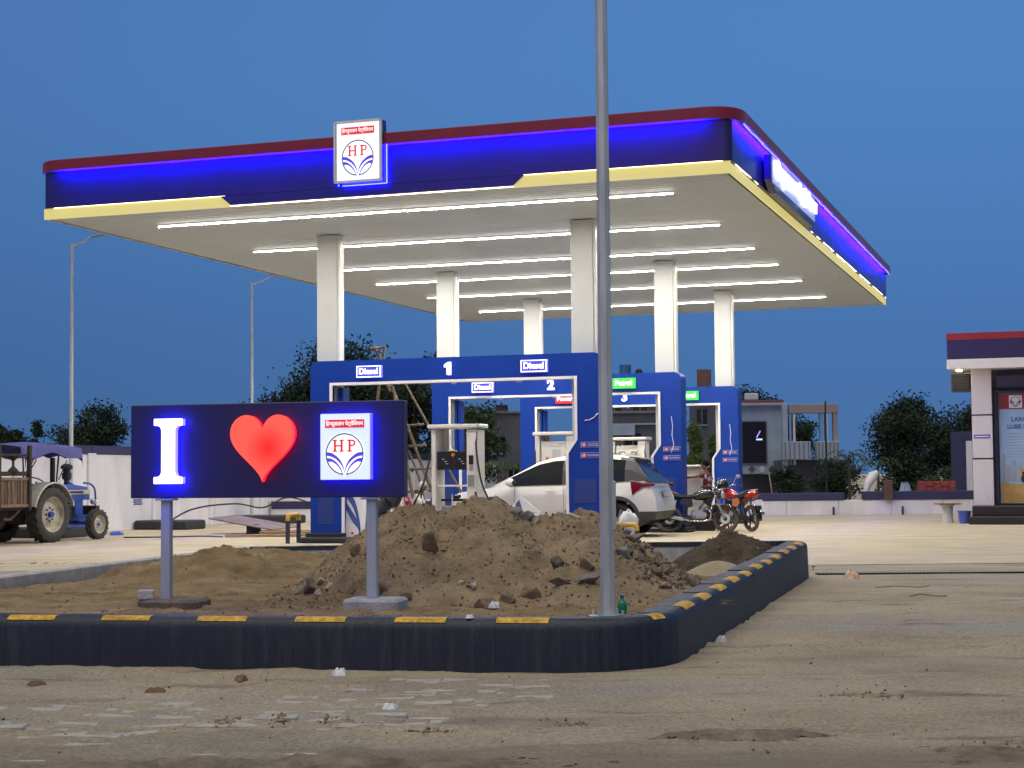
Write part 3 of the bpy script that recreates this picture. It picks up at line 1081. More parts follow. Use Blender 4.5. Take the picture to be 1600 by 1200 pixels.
# glowing lettering on the right-hand edge
ss = thing('illuminated_name_sign', 'long overexposed white glowing name sign on the right edge of the canopy', 'sign', S(.10, 2.66, 6.36), -ANG)
MB().prism([(0, .18), (.5, 0), (4.9, 0), (5.15, .18), (5.15, .62), (0, .62)], 0, .13, 'x').build('case', M_BLUE, ss)
t = text_mb(DEVA, 1.0, .05); xs_ = [p[0] for p in t.v]; zs_ = [p[1] for p in t.v]
sw2 = 4.75 / (max(xs_) - min(xs_)); sh2 = .40 / (max(zs_) - min(zs_)); mx = (max(xs_) + min(xs_)) / 2; mz = (max(zs_) + min(zs_)) / 2
t.v = [((p[0] - mx) * sw2, (p[1] - mz) * sh2, p[2]) for p in t.v]
stand(t, (.19, 2.55, .37), 'side').build('lettering', emit('name_glow', (0.74, 0.84, 1.0), 1.7), ss)
MB().box((.135, 2.55, .37), (.012, 4.95, .48)).build('backing_glow', emit('name_back', (.12, .2, .85), .5), ss)

# ================================================================== BOUNDARY WALLS
M_WALL = pbr('white_wall', (0.56, 0.55, 0.59), .8, var=.12, scale=1.2, bump=.2, bscale=20, col2=(0.74, 0.73, 0.76), stretch=(1, 1, .35))
M_WALLCAP = pbr('wall_navy', (0.028, 0.026, 0.085), .6, var=.2, scale=2)
M_LOUV = pbr('blue_vent', (0.06, 0.08, 0.3), .5)
wall = thing('boundary_wall', 'tall white boundary wall with dark navy coping behind the tractor', 'wall', S(-17.9, 0), -ANG)
pan_me = MB().box((0, 0, .97), (.18, 2.96, 1.94), bev=.01).mesh('wall_panel', [M_WALL])
cap_me = MB().box((0, 0, 2.03), (.24, 2.985, .22), bev=.012).mesh('coping', [M_WALLCAP])
pil_me = MB().box((0, 0, .975), (.30, .34, 1.95), bev=.012).mesh('pillar', [M_WALL])
for k in range(13):
    for nm, me, dy in (('wall_panel', pan_me, 1.5), ('coping', cap_me, 1.5), ('pillar', pil_me, 0)):
        o = link(nm, me, wall); o.location = (0, -.2 + 3.0 * k + dy, 0)
for k in range(3):
    MB().box((.10, 10.95, .66 + .055 * k), (.03, .40, .03), bev=.004).build('vent_slat', M_LOUV, wall)

lw = thing('low_wall', 'low white wall with navy band along its top, behind the left feet of the portals', 'wall', S(-17.7, 18.3), -ANG)
for k in range(4):
    MB().box((1.0 + 2.0 * k, 0, .19), (1.985, .18, .38), bev=.01).build('wall_panel', M_WALL, lw)
    MB().box((1.0 + 2.0 * k, -.012, .49), (1.99, .23, .22), bev=.012).build('navy_band', M_WALLCAP, lw)
    MB().box((1.0 + 2.0 * k, 0, .62), (1.985, .2, .04), bev=.008).build('coping', M_WALL, lw)

bw = thing('back_wall', 'long low white wall with a broken navy top band behind the motorcycles and shop', 'wall', (0, 51.4, 0))
for k in range(9):
    x0 = 2.0 + 1.62 * k
    MB().box((x0 + .81, 0, .235), (1.61, .2, .47), bev=.012).build('wall_panel', M_WALL, bw)
for x0, x1, h in ((2.0, 10.28, .70), (10.84, 16.6, .735)):
    MB().box(((x0 + x1) / 2, -.015, (.472 + h) / 2), (x1 - x0, .26, h - .472), bev=.015).build('navy_band', M_WALLCAP, bw)
for x in (9.92, 12.06):
    MB().box((x, -.16, .13), (.06, .06, .27), bev=.01).build('stub_post', M_NAVY, bw)

# dark concrete plinths at the wall
for (u, v, w, lab) in ((-17.0, 11.2, 1.55, 'flat black concrete plinth at the wall foot, left of the sign post'), (-16.8, 16.3, 1.9, 'flat black concrete plinth around the foot of the right-hand street lamp'),
                       (-16.9, 5.6, 1.6, 'flat black concrete plinth on the ground behind the tractor wheel')):
    o = MB().box((0, 0, .12), (w, 1.0, .24), bev=.04).build('lamp_plinth', M_NAVYDK); o.location = S(u, v); o.rotation_euler.z = -ANG
    tag(o, lab, 'plinth', 'black plinths along the boundary wall')
# loose cable by the wall
o = MB().tube(smoothpath([S(-16.5, 9.8, .05), S(-16.6, 11.6, .5), S(-16.2, 13.2, .62), S(-16.3, 15.0, .48), S(-16.1, 16.2, .75), S(-15.6, 17.5, .45), S(-15.2, 18.0, .75)], 8), .022, 6).build('black_cable', M_BLACK)
tag(o, 'loose black cable strung in loops along the white wall', 'cable')

# ================================================================== STREET LAMPS
M_LAMPH = pbr('lamp_head_grey', (0.28, 0.29, 0.3), .4, .3)


def street_lamp(u, v, h, lab, arm=0.95, rise=.15):
    t = thing('street_lamp', lab, 'street lamp', S(u, v), -ANG, 'unlit street lamps by the boundary wall')
    MB().cyl((0, 0, 0), (0, 0, h), .058, .038, 10).build('pole', M_STEEL, t, smooth=40)
    MB().cyl((0, 0, h - .35), (0, 0, h + .04), .048, .048, 10).build('sleeve', M_STEEL, t, smooth=40)
    MB().tube([(0, 0, h - .02), (.35, -.02, h + .07), (arm, -.05, h + .17)], .025, 8).build('arm', M_STEEL, t, smooth=50)
    MB().box((arm + .22, -.06, h + .19), (.34, .12, .05), bev=.02, rot=Matrix.Rotation(-.12, 3, 'Y')).build('lamp_head', M_LAMPH, t)
    MB().box((0, 0, .02), (.3, .3, .04), bev=.005).build('base_plate', M_STEEL, t)
    return t


street_lamp(-17.4, 7.35, 6.9, 'grey street lamp with short arm rising behind the tractor bonnet', .52)
street_lamp(-17.2, 16.05, 6.9, 'grey street lamp with short arm behind the left end of the heart signboard', .62)

# near pole crossing the picture
pole = thing('near_pole', 'tall slender grey octagonal pole standing in the earth bed close to the camera', 'pole', (0.685, 12.1, .22), R(10))
MB().cyl((0, 0, 0), (-.0, 0, 7.6), .056, .040, 8).build('shaft', M_STEEL, pole)
MB().box((0, 0, .045), (.24, .24, .03), bev=.005).build('base_plate', M_STEEL, pole)
for a in range(4):
    MB().cyl((.09 * (1 if a % 2 else -1), .09 * (1 if a // 2 else -1), .05), (.09 * (1 if a % 2 else -1), .09 * (1 if a // 2 else -1), .10), .011, n=6).build('anchor_bolt', M_STEEL, pole)
MB().box((.045, -.02, .86), (.03, .05, .36), bev=.006).build('access_cover', M_STEEL, pole)
MB().tube([(0, 0, 7.5), (.1, .2, 7.75), (.3, .8, 7.9)], .025, 8).build('arm', M_STEEL, pole)
MB().box((.36, 1.05, 7.92), (.2, .5, .07), bev=.03).build('lamp_head', M_LAMPH, pole)

# ================================================================== TREES
M_BARK = pbr('bark', (0.055, 0.042, 0.032), .9, var=.3, scale=8, bump=.5)


def leafmat(name, c):
    m = pbr(name, tuple(x * .6 for x in c), .7, col2=tuple(min(1, x * 1.5) for x in c), scale=1.1, spec=.2)
    return m


M_LEAF = [leafmat('leaf_dark', (0.024, 0.040, 0.024)), leafmat('leaf_mid', (0.040, 0.065, 0.026)), leafmat('leaf_fresh', (0.075, 0.11, 0.035))]


def leaves(name, cen, size, mat, parent, seed, aspect=.55):
    r = np.random.default_rng(seed); n = len(cen)
    a = r.normal(size=(n, 3)); a /= np.linalg.norm(a, axis=1)[:, None]
    b = np.cross(a, r.normal(size=(n, 3))); b /= np.linalg.norm(b, axis=1)[:, None]
    s = size * r.uniform(.6, 1.35, (n, 1))
    a = a * s; b = b * s * aspect
    co = np.stack([cen - a, cen + b, cen + a, cen - b], 1).reshape(-1, 3)
    me = bpy.data.meshes.new(name)
    me.vertices.add(4 * n); me.vertices.foreach_set('co', co.ravel())
    me.loops.add(4 * n); me.loops.foreach_set('vertex_index', np.arange(4 * n, dtype=np.int32))
    me.polygons.add(n); me.polygons.foreach_set('loop_start', np.arange(0, 4 * n, 4, dtype=np.int32))
    me.materials.append(mat); me.update(calc_edges=True)
    return link(name, me, parent)


def tree(lab, loc, h, w, seed, n=5000, mat=0, trunk=.3, leaf=.14, shape='round', group='trees beyond the station', name='broadleaf_tree', d=None):
    r = np.random.default_rng(seed)
    t = thing(name, lab, 'tree', loc, 0, group)
    mb = MB()
    tz = h * trunk
    rad = max(.05, h * .022)
    mb.tube([(0, 0, 0), (r.normal() * .05 * h * .3, r.normal() * .05, tz), (r.normal() * .04 * h, 0, h * .75)], [rad * 1.3, rad, rad * .3], 7)
    for k in range(7):
        a = r.uniform(0, 6.28); z0 = tz * r.uniform(.75, 1.5)
        mb.tube([(0, 0, z0), (w * .2 * math.cos(a), w * .2 * math.sin(a), z0 + h * .16), (w * .38 * math.cos(a), w * .38 * math.sin(a), min(h * .9, z0 + h * r.uniform(.22, .45)))], [rad * .6, rad * .4, rad * .12], 5)
    mb.build('trunk', M_BARK, t, smooth=60)
    nc = max(14, int(n / 75))
    z0 = tz * .55
    if shape == 'cone':
        zz = r.uniform(0, 1, nc) ** .8; rr = (1 - zz) ** .75 * w / 2 * np.sqrt(r.uniform(.15, 1, nc)); aa = r.uniform(0, 6.28, nc)
        cl = np.stack([rr * np.cos(aa), rr * np.sin(aa), z0 + zz * (h - z0)], 1); spread = .10 * w
    else:
        p = r.normal(size=(nc, 3)); p /= np.linalg.norm(p, axis=1)[:, None]
        q = r.uniform(.35, 1.0, nc)[:, None] ** .6
        lump = 1 + .28 * np.sin(p[:, :1] * 3.1 + seed) * np.cos(p[:, 2:] * 4.0 + seed * 1.7) + .18 * np.sin(p[:, 1:2] * 6 + seed)
        cl = p * q * lump * np.array([w / 2, (d or w) / 2, (h - z0) / 2 * 1.0]) * .86
        cl[:, 2] += z0 + (h - z0) / 2
        spread = .075 * w
    n = int(n * 2.4); leaf = leaf * .62; spread = spread * 1.05
    per = n // nc
    cen = np.repeat(cl, per, 0) + r.normal(size=(nc * per, 3)) * spread * np.array([1, 1, .8])
    cen[:, 2] = np.maximum(cen[:, 2], .1)
    leaves('crown', cen, leaf, M_LEAF[mat], t, seed)
    return t


tree('largest dark tree with wide crown rising left behind the first portal', (-8.6, 82, 0), 7.5, 7.0, 11, 16000, 0, .28, .16)
tree('dark lower tree with uneven crown at the left edge of the largest tree', (-11.4, 84, 0), 6.1, 4.8, 12, 7000, 0, .25, .16)
tree('dark leaning tree seen through the opening of the first portal', (-4.9, 80, 0), 6.9, 4.2, 13, 4000, 0, .25, .16)
tree('leafy tree seen through the second portal above the dispenser', (-1.6, 64, 0), 4.4, 2.9, 14, 3600, 1, .3, .12)
tree('round dark tree behind the left street lamp', (-19.2, 75, 0), 4.85, 3.3, 15, 5200, 0, .2, .13)
tree('small dark tree over the trailer at the far left edge', (-23.4, 76, 0), 4.1, 1.9, 16, 2400, 0, .3, .12)
tree('thin pointed dark tree between the trailer and the left street lamp', (-21.9, 76, 0), 3.9, 1.0, 17, 1200, 0, .3, .11, 'cone')
tree('low dark bushy tree just left of the left street lamp', (-20.9, 77, 0), 3.3, 1.9, 18, 1800, 0, .3, .11)
tree('big dark bushy tree left of the shop roof', (14.9, 62, 0), 4.25, 2.8, 19, 10000, 0, .12, .10, d=3)
tree('dark dense tree half hidden behind the shop corner', (16.9, 61.5, 0), 4.05, 3.0, 20, 6500, 0, .12, .10)
tree('thin dark tree with feathery crown behind the blue grey house', (14.3, 96, 0), 6.9, 3.9, 21, 4200, 0, .35, .15)
tree('dark tree showing through the concrete frame of the gateway', (14.6, 88, 0), 4.6, 3.6, 22, 3600, 0, .3, .14)
tree('green pointed conifer left of the boy, seen through the third portal', (6.38, 58, 0), 3.0, .9, 23, 2200, 2, .25, .08, 'cone', name='conifer', group='young conifers behind the third portal')
tree('smaller conifer right of the boy, half hidden by the third portal', (7.12, 58.5, 0), 2.75, .72, 24, 1700, 2, .25, .08, 'cone', name='conifer', group='young conifers behind the third portal')
tree('dark shrub spreading behind the low back wall under the gateway', (13.0, 66, 0), 1.9, 2.2, 25, 2600, 0, .15, .09, name='shrub', group='shrubs behind the low back wall')
tree('dark shrub in front of the blue grey house', (10.6, 64, 0), 1.6, 1.6, 26, 1800, 0, .15, .09, name='shrub', group='shrubs behind the low back wall')
tree('low green shrub at the foot of the big bushy tree', (14.6, 57, 0), 1.55, 1.7, 27, 1800, 1, .15, .08, name='shrub', group='shrubs behind the low back wall')


def palm(lab, loc, h, seed, n=11):
    r = random.Random(seed); t = thing('small_palm', lab, 'palm', loc, 0, 'small palms at the yard edge')
    MB().tube([(0, 0, 0), (.03, 0, h * .5), (0, .02, h * .72)], [.06, .05, .045], 7).build('trunk', M_BARK, t)
    for k in range(n):
        a = 2 * math.pi * k / n + r.uniform(-.2, .2); L_ = r.uniform(.6, .85); up = r.uniform(.25, .6)
        mb = MB(); P = []
        for q in range(6):
            s_ = q / 5; x = L_ * s_; z = h * .72 + up * math.sin(s_ * 2.3) * .8 - .25 * s_ * s_
            P.append((x * math.cos(a), x * math.sin(a), z))
        for q in range(1, 6):
            px, py, pz = P[q]; dx, dy = -math.sin(a), math.cos(a); w_ = .2 * (1 - .6 * q / 5)
            for sg in (-1, 1):
                mb.add([(px, py, pz), (px + sg * dx * w_ + math.cos(a) * .1, py + sg * dy * w_ + math.sin(a) * .1, pz - .10), (px + math.cos(a) * .05, py + math.sin(a) * .05, pz + .01)], [(0, 1, 2)])
        mb.tube(P, .01, 4)
        mb.build('frond', M_LEAF[1], t)


palm('small palm with drooping fronds seen just left of the white car', (-.2, 50, 0), 2.0, 3)
palm('small palm with drooping fronds in front of the gateway columns', (12.2, 60, 0), 2.5, 4)
palm('spiky palm behind the wall scrap at the left edge of the big bushy tree', (12.9, 58.5, 0), 2.1, 5)

# ================================================================== HOUSES BEHIND
M_HOUSE = pbr('house_bluegrey', (0.30, 0.37, 0.45), .8, var=.15, scale=1)
M_HOUSE2 = pbr('house_grey', (0.17, 0.17, 0.18), .85, var=.2, scale=1)
M_HDARK = pbr('house_dark', (0.085, 0.09, 0.105), .85, var=.25, scale=1)
M_HPINK = pbr('gateway_render', (0.30, 0.25, 0.24), .85, var=.15, scale=1)
M_HRED = pbr('roof_red', (0.24, 0.08, 0.08), .7, var=.2)
M_HWHITE = pbr('house_white', (0.55, 0.56, 0.58), .7, var=.1)
M_STRIPE = pbr('stripe_blue', (0.16, 0.3, 0.48), .6)
G_DARK = glass('house_glass', (.008, .012, .02), .12)
G_DARK.node_tree.nodes['Principled BSDF'].inputs['Specular IOR Level'].default_value = .15

h = thing('house', 'two storey blue grey house with one tall dark window right of the third portal', 'house', (10.3, 75, 0), -.12)
MB().box((1.05, 1.6, 2.85), (2.1, 3.2, 3.1), bev=.02).build('upper_storey', M_HOUSE, h)
MB().box((1.1, 2.3, .64), (2.0, 2.6, 1.28)).build('ground_storey', M_HDARK, h)
MB().box((1.0, 1.5, 4.44), (2.3, 3.5, .12), bev=.02).build('roof_edge', M_HOUSE, h)
for k in range(3):
    MB().box((.95, .1 + .25 * k, 4.54 + .06 * k), (2.1, .2, .04)).build('roof_stripe', M_HRED, h)
w_ = MB().box((.67, -.015, 2.72), (1.06, .06, 1.86), bev=.01).build('window', G_DARK, h)
for dx, dz, ww, hh in ((-.55, 0, .05, 1.9), (.55, 0, .05, 1.9), (0, .95, 1.15, .05), (0, -.95, 1.15, .05)):
    MB().box((.67 + dx, -.04, 2.72 + dz), (ww, .05, hh)).build('frame', M_HDARK, w_)
MB().tube([(.78, -.06, 2.95), (.95, -.06, 3.25)], .025, 6).build('painted_neon_reflection', emit('neon_reflection_violet', (.25, .12, .9), 1.4), w_)  # glowing strip on the pane stands in for a neon reflection
MB().box((.9, -.06, 2.86), (.28, .03, .07), bev=.02).build('lit_lamp', emit('house_lamp', (.35, .65, .9), 1.2), w_)
for k in range(3):
    MB().box((.55 + .45 * k, -.012, 1.52), (.24, .04, .24), rot=Matrix.Rotation(R(45), 3, 'Y')).build('diamond_tile', M_HWHITE if k == 1 else M_HDARK, h)
MB().box((.6, 1.2, 4.86), (.62, .6, .3), bev=.03).build('roof_tank', M_HWHITE, h)
MB().cyl((-.05, .4, 4.5), (-.05, .4, 5.1), .02, n=6).build('aerial', M_DARKST, h)

g_ = thing('gateway', 'pale concrete gateway frame with blue striped columns beside the blue grey house', 'gateway', (11.85, 72, 0), -.06)
MB().box((1.3, .3, 4.13), (2.1, .5, .40), bev=.02).build('lintel', M_HPINK, g_)
MB().box((.06, .3, 2.2), (.22, .5, 4.3), bev=.01).build('column', M_HOUSE, g_)
for x, wd, m in ((.28, .10, M_STRIPE), (.45, .10, M_HWHITE), (1.62, .12, M_STRIPE), (1.85, .12, M_HWHITE)):
    MB().box((x, .3, 3.0), (wd, .42, 2.62), bev=.01).build('striped_column', m, g_)
MB().box((2.24, .3, 3.05), (.2, .42, 2.5), bev=.01).build('column', M_HPINK, g_)
for x, wd in ((.5, 1.2), (1.85, .98)):
    MB().box((x, .1, 2.3), (wd, .9, .78), bev=.02).build('balcony', M_HOUSE, g_)
    for k in range(6):
        MB().box((x - wd / 2 + wd * (k + .5) / 6, -.37, 2.3), (.05, .03, .74)).build('balcony_bar', M_HOUSE2, g_)
MB().box((1.3, 2.2, .95), (3.0, 2.2, 1.9), bev=.02).build('rear_room', M_HDARK, g_)
MB().box((1.05, .9, 1.98), (1.2, .6, .12)).build('slab', M_HPINK, g_)
for x in (.1, 2.2):
    MB().box((x, .3, .96), (.25, .4, 1.9), bev=.01).build('pier', M_HDARK, g_)
MB().box((2.15, -.02, 1.3), (.14, .06, .3)).build('wall_lamp', M_HWHITE, g_)

def back_house(lab, x, y, w, d, hgt, mat, feats):
    t = thing('house', lab, 'house', (x, y, 0), -.1)
    MB().box((w / 2, d / 2, hgt / 2), (w, d, hgt), bev=.02).build('wall', mat, t)
    MB().box((w / 2, d / 2, hgt + .05), (w + .2, d + .2, .1), bev=.01).build('roof_slab', M_HOUSE2, t)
    for (fx, fz, fw, fh) in feats:
        q = MB().box((fx, -.01, fz), (fw, .08, fh)).build('window', G_DARK, t)
        MB().box((fx, -.06, fz - fh / 2), (fw + .1, .06, .05)).build('sill', M_HOUSE, q)
        MB().box((fx, -.055, fz), (.04, .04, fh)).build('frame', M_HOUSE2, q)
    return t


t = back_house('dark grey flat roofed house seen through the second portal', -1.05, 70, 1.5, 4, 3.95, M_HDARK, [(.5, 2.6, .5, .7), (1.1, 1.2, .4, .8)])
MB().cyl((.5, 1, 4.0), (.5, 1, 4.35), .3, .26, 14).build('roof_tank', M_BLACK, t)
t = back_house('long dark house with parapet seen through the third portal', 2.9, 70, 4.4, 5, 3.9, M_HDARK, [(.8, 2.7, .6, .8), (2.2, 2.6, .7, .9), (3.5, 2.6, .6, .9), (2.6, 1.0, .8, 1.3)])
MB().box((1.6, .05, 3.2), (1.4, .5, .45), bev=.01).build('balcony', M_HOUSE, t)
MB().box((2.2, -.1, 3.45), (4.4, .1, .06)).build('ledge', M_HOUSE, t)
t = back_house('distant house carrying a blue water tank, just right of the near pole', 4.2, 84, 3.2, 4, 6.3, M_HDARK, [(1.0, 4.8, .7, .9), (2.3, 4.8, .7, .9)])
MB().cyl((1.55, .8, 6.35), (1.55, .8, 6.95), .30, .30, 16).build('water_tank', pbr('tank_blue', (.05, .16, .36), .5), t, smooth=40)
MB().ball((2.25, .8, 6.55), (.2, .2, .2), 12, 8).build('roof_drum', M_BLACK, t, smooth=60)
t = back_house('distant house with brown brick stair tower between the second and third columns', 9.05, 84, 2.0, 4, 5.3, M_HDARK, [(.6, 4.2, .5, .8)])
MB().box((.75, 1, 6.0), (.72, 1.2, 1.35), bev=.01).build('stair_tower', pbr('tower_brick', (.16, .10, .08), .9, var=.3, scale=9), t)
t = back_house('pale flat topped building on the horizon left of the big bushy tree', 13.9, 130, 3.6, 5, 4.6, M_HOUSE2, [(1.0, 3.2, .8, 1.0), (2.5, 3.2, .8, 1.0)])

# ================================================================== SHOP
M_SHOPRED = pbr('shop_red', (0.27, 0.02, 0.032), .4, var=.06)
M_SHOPNAVY = pbr('shop_navy', (0.020, 0.016, 0.09), .4, var=.06)
M_TILE = pbr('shop_tile', (0.60, 0.59, 0.63), .3, var=.05, scale=1.5)
M_GRANITE = pbr('black_granite', (0.014, 0.014, 0.016), .3, var=.4, scale=30)
M_POSTER = pbr('poster_blue', (0.30, 0.48, 0.72), .5, var=.12, scale=1.2)
M_POSTERS = pbr('poster_sand', (0.42, 0.26, 0.08), .6, var=.3, scale=3)
M_INK = pbr('poster_ink', (0.05, 0.09, 0.30), .5, var=.05)
M_TRUCKY = pbr('poster_yellow', (0.45, 0.34, 0.04), .5, var=.15)
M_POSTERG = pbr('poster_grey', (0.30, 0.34, 0.40), .5, var=.15)

sh = thing('lubricant_shop', 'small station shop with red and navy fascia, tiled pillar and poster door at right edge', 'shop', (11.09, 42.0, 0), -ANG)
MB().box((3.2, 1.2, 4.75), (6.4, 2.4, .18), bev=.004).build('red_fascia', M_SHOPRED, sh)
MB().box((3.2, 1.2, 4.415), (6.38, 2.38, .49), bev=.004).build('navy_fascia', M_SHOPNAVY, sh)
MB().box((3.2, 1.2, 4.045), (6.40, 2.4, .25), bev=.01).build('white_soffit_band', M_WHITE, sh)
MB().box((3.5, 2.6, 2.1), (5.9, 3.0, 3.9)).build('wall', M_HOUSE, sh)
for (z0, z1) in ((.45, 1.62), (1.66, 2.74), (2.78, 3.92)):
    MB().box((.80, .85, (z0 + z1) / 2), (.50, .5, z1 - z0), bev=.008).build('pillar_tile', M_TILE, sh)
MB().box((.80, .86, 2.1), (.47, .46, 3.6)).build('pillar_core', M_SHOPNAVY, sh)
MB().box((.79, .60, 2.21), (.40, .012, .10), bev=.003).build('name_plate', pbr('plate_blue', (.05, .05, .4), .4), sh)
MB().box((.79, .592, 2.21), (.34, .006, .03)).build('plate_print', M_WHITE, sh)
MB().box((.545, .9, 2.1), (.02, .4, 3.6)).build('pillar_edge', M_SHOPNAVY, sh)
# shutter, frame and poster
MB().box((2.6, .80, 3.62), (2.9, .42, .40), bev=.06).build('shutter_box', pbr('shutter_navy', (.016, .02, .06), .35), sh)
MB().box((1.13, .92, 1.95), (.10, .2, 3.0), bev=.01).build('door_frame', M_NAVY, sh)
MB().box((2.6, .92, 3.36), (2.9, .2, .10), bev=.01).build('door_frame', M_NAVY, sh)
po = MB().box((2.55, .95, 1.90), (2.7, .03, 2.82)).build('poster', M_POSTER, sh)
MB().box((2.55, .93, 3.10), (2.68, .012, .38)).build('poster_header', M_SHOPRED, po)
MB().box((1.62, .92, 3.10), (.32, .012, .32)).build('poster_badge', M_WHITE, po)
mb = MB()
for sg in (-1, 1):
    a = smoothpath([(sg * .13, .05, 0), (sg * .07, .02, 0), (0, -.10, 0)], 5); b = smoothpath([(sg * .13, -.02, 0), (sg * .07, -.04, 0), (0, -.13, 0)], 5)
    mb.grid([[(1.62 + p.x, .912, 3.09 + p.y), (1.62 + q.x, .912, 3.09 + q.y)] for p, q in zip(a, b)])
mb.torus((1.62, .912, 3.10), (0, 1, 0), .125, .008, 24, 4)
mb.build('badge_mark', M_INK, po)
stand(text_mb('HP LUBRICANTS', .17, .004, center=False), (1.86, .92, 3.16)).build('header_text', M_WHITE, po)
stand(text_mb('LARGEST', .155, .004, center=False, bold=.005), (1.50, .93, 2.64)).build('headline', M_INK, po)
stand(text_mb('LUBE MARKETER', .155, .004, center=False, bold=.005), (1.40, .93, 2.45)).build('headline', M_INK, po)
for k in range(9):
    ww = rng.uniform(.75, 1.25) if k < 8 else .5
    MB().box((1.38 + ww / 2, .931, 2.28 - .075 * k), (ww, .004, .022)).build('text_line', M_POSTERG, po)
MB().prism([(1.22, .50), (3.88, .50), (3.88, .95), (3.0, .98), (2.6, .92), (2.2, 1.02), (1.6, .98), (1.22, 1.05)], .925, .934).build('sand_picture', M_POSTERS, po)
tk = MB()
tk.prism([(1.70, 1.18), (1.74, 1.40), (2.25, 1.46), (2.62, 1.60), (2.66, 1.50), (2.32, 1.36), (2.34, 1.16)], .915, .924)
tk.prism([(2.5, 1.6), (2.62, 1.9), (2.8, 1.95), (2.95, 1.7), (2.9, 1.2), (2.6, 1.2)], .914, .923)
tk.build('truck_picture', M_TRUCKY, po)
tk = MB()
for x in (1.83, 2.20, 2.62): tk.lathe([(0, 0), (.12, 0), (.12, .01)], (x, .905, 1.12), (0, 1, 0), 16)
tk.box((2.05, .918, 1.26), (.62, .01, .08))
tk.build('truck_wheels_picture', M_BLACK, po)
tk = MB()
for x, w2, h2 in ((1.30, .08, .7), (1.42, .12, .42), (1.55, .1, .55), (1.68, .1, .4)): tk.box((x, .928, 1.05 + h2 / 2), (w2, .006, h2))
tk.build('refinery_picture', M_POSTERG, po)
# steps
MB().box((3.45, .55, .325), (5.8, 1.5, .25), bev=.015).build('step', M_GRANITE, sh)
MB().box((3.45, .15, .10), (5.9, 2.0, .20), bev=.015).build('step', M_GRANITE, sh)
# cassette air unit on the side and soffit lamp
ac = MB().box((.26, 1.2, 3.62), (.48, .5, .46), bev=.02).build('vent_box', pbr('vent_grey', (.07, .075, .08), .6), sh)
for k in range(5):
    MB().box((.26, .94, 3.45 + .08 * k), (.42, .03, .02)).build('louvre', M_DARKST, ac)
MB().lathe([(0, 0), (.07, 0), (.08, .03)], (.27, .45, 3.885), (0, 0, 1), 14).build('spot_lamp', emit('warm_spot', (1.0, .62, .28), 24), sh)

gp = thing('side_gate', 'white gate leaf in a dark navy frame behind the left side of the shop', 'gate', (14.2, 53.2, 0), -.1)
MB().box((.55, 0, 1.32), (1.25, .12, 2.55), bev=.01).build('gate_frame', M_WALLCAP, gp)
MB().box((.78, -.08, 1.25), (.80, .06, 2.1), bev=.01).build('gate_leaf', M_TILE, gp)
MB().cyl((.95, -.14, 1.5), (.95, -.2, 1.5), .05, n=10).build('handle', M_DARKST, gp)

# small things by the shop
b_ = thing('bucket', 'blue plastic bucket standing by the left end of the shop step', 'bucket', (11.42, 41.9, 0), 0)
MB().lathe([(.0, .01), (.125, .01), (.165, .30), (.175, .30), (.175, .325), (.15, .325), (.145, .29), (.115, .03), (0, .03)], n=20).build('tub', pbr('bucket_blue', (.05, .09, .38), .4), b_, smooth=40)
MB().tube([(.17 * math.cos(a), .17 * math.sin(a) * .3 - .1, .30 - .13 * math.sin(a)) for a in [math.pi * k / 8 for k in range(9)]], .006, 5).build('handle', M_STEEL, b_)
s_ = thing('pedestal_table', 'worn stone pedestal table with thin flat top behind the blue bucket', 'table', (11.18, 42.6, 0), 0)
MB().lathe([(0, 0), (.17, 0), (.16, .05), (.13, .1), (.14, .42), (.2, .47), (0, .47)], n=14).build('stem', M_CONCLT, s_, smooth=40)
MB().box((0, 0, .49), (.58, .5, .035), bev=.01).build('tabletop', pbr('board_brown', (.16, .10, .06), .7), s_)

# scrap on and behind the back wall
def crumple(name, lab, cat, loc, s, mat, seed, n=14):
    """a crumpled scrap: folded, star-shaped sheet with an uneven outline"""
    r = np.random.default_rng(seed); mb = MB(); P = []
    na = max(10, n * 2); out = .65 + .35 * r.random(na); ph = r.random(4) * 6
    for i in range(6):
        row = []
        for k in range(na):
            a = 2 * math.pi * k / na; q = (1 - i / 5) * out[k]
            fold = abs(math.sin(a * 2.5 + ph[0] + q * 3)) * .6 + .4 * abs(math.sin(a * 5 + ph[1]))
            z = s[2] * min(1, i / 1.6) * (.22 + .5 * fold + .4 * r.random()) * (1 if i < 5 else .6)
            row.append((s[0] / 2 * q * math.cos(a), s[1] / 2 * q * math.sin(a), z + (.004 if i else 0)))
        P.append(row)
    o = MB().grid(P, closed=True).build(name, mat, smooth=25); o.location = loc
    o.rotation_euler.z = r.random() * 6
    return tag(o, lab, cat)


M_BAG = pbr('white_plastic', (.62, .62, .63), .5, var=.1)
o = MB().tube([(0, 0, 0), (.1, 0, .35), (.28, .05, .62), (.42, 0, .75)], [.07, .12, .17, .05], 9).build('wrapped_scrap', M_BAG, smooth=50)
o.location = (11.0, 51.7, .6); tag(o, 'white wrapped scrap leaning up from behind the low back wall', 'scrap')
o = crumple('grey_sheet', 'crumpled pale grey sheet lying on top of the low back wall', 'sheet', (12.2, 51.4, .735), (.5, .2, .28), M_HOUSE, 5)
o = MB().box((0, 0, .3), (.26, .2, .62), bev=.02).build('brown_post', pbr('rust_brown', (.10, .055, .04), .8)); o.location = (11.62, 51.2, .47)
tag(o, 'short rusty brown post beside the wrapped white scrap on the back wall', 'post')
bk = thing('brick_stack', 'long stack of red bricks on the back wall left of the shop', 'bricks', (13.25, 51.55, .74), 0)
bme = MB().box((0, 0, 0), (.225, .11, .07), bev=.006).mesh('brick', [pbr('red_brick', (.26, .05, .05), .85, var=.3, scale=12)])
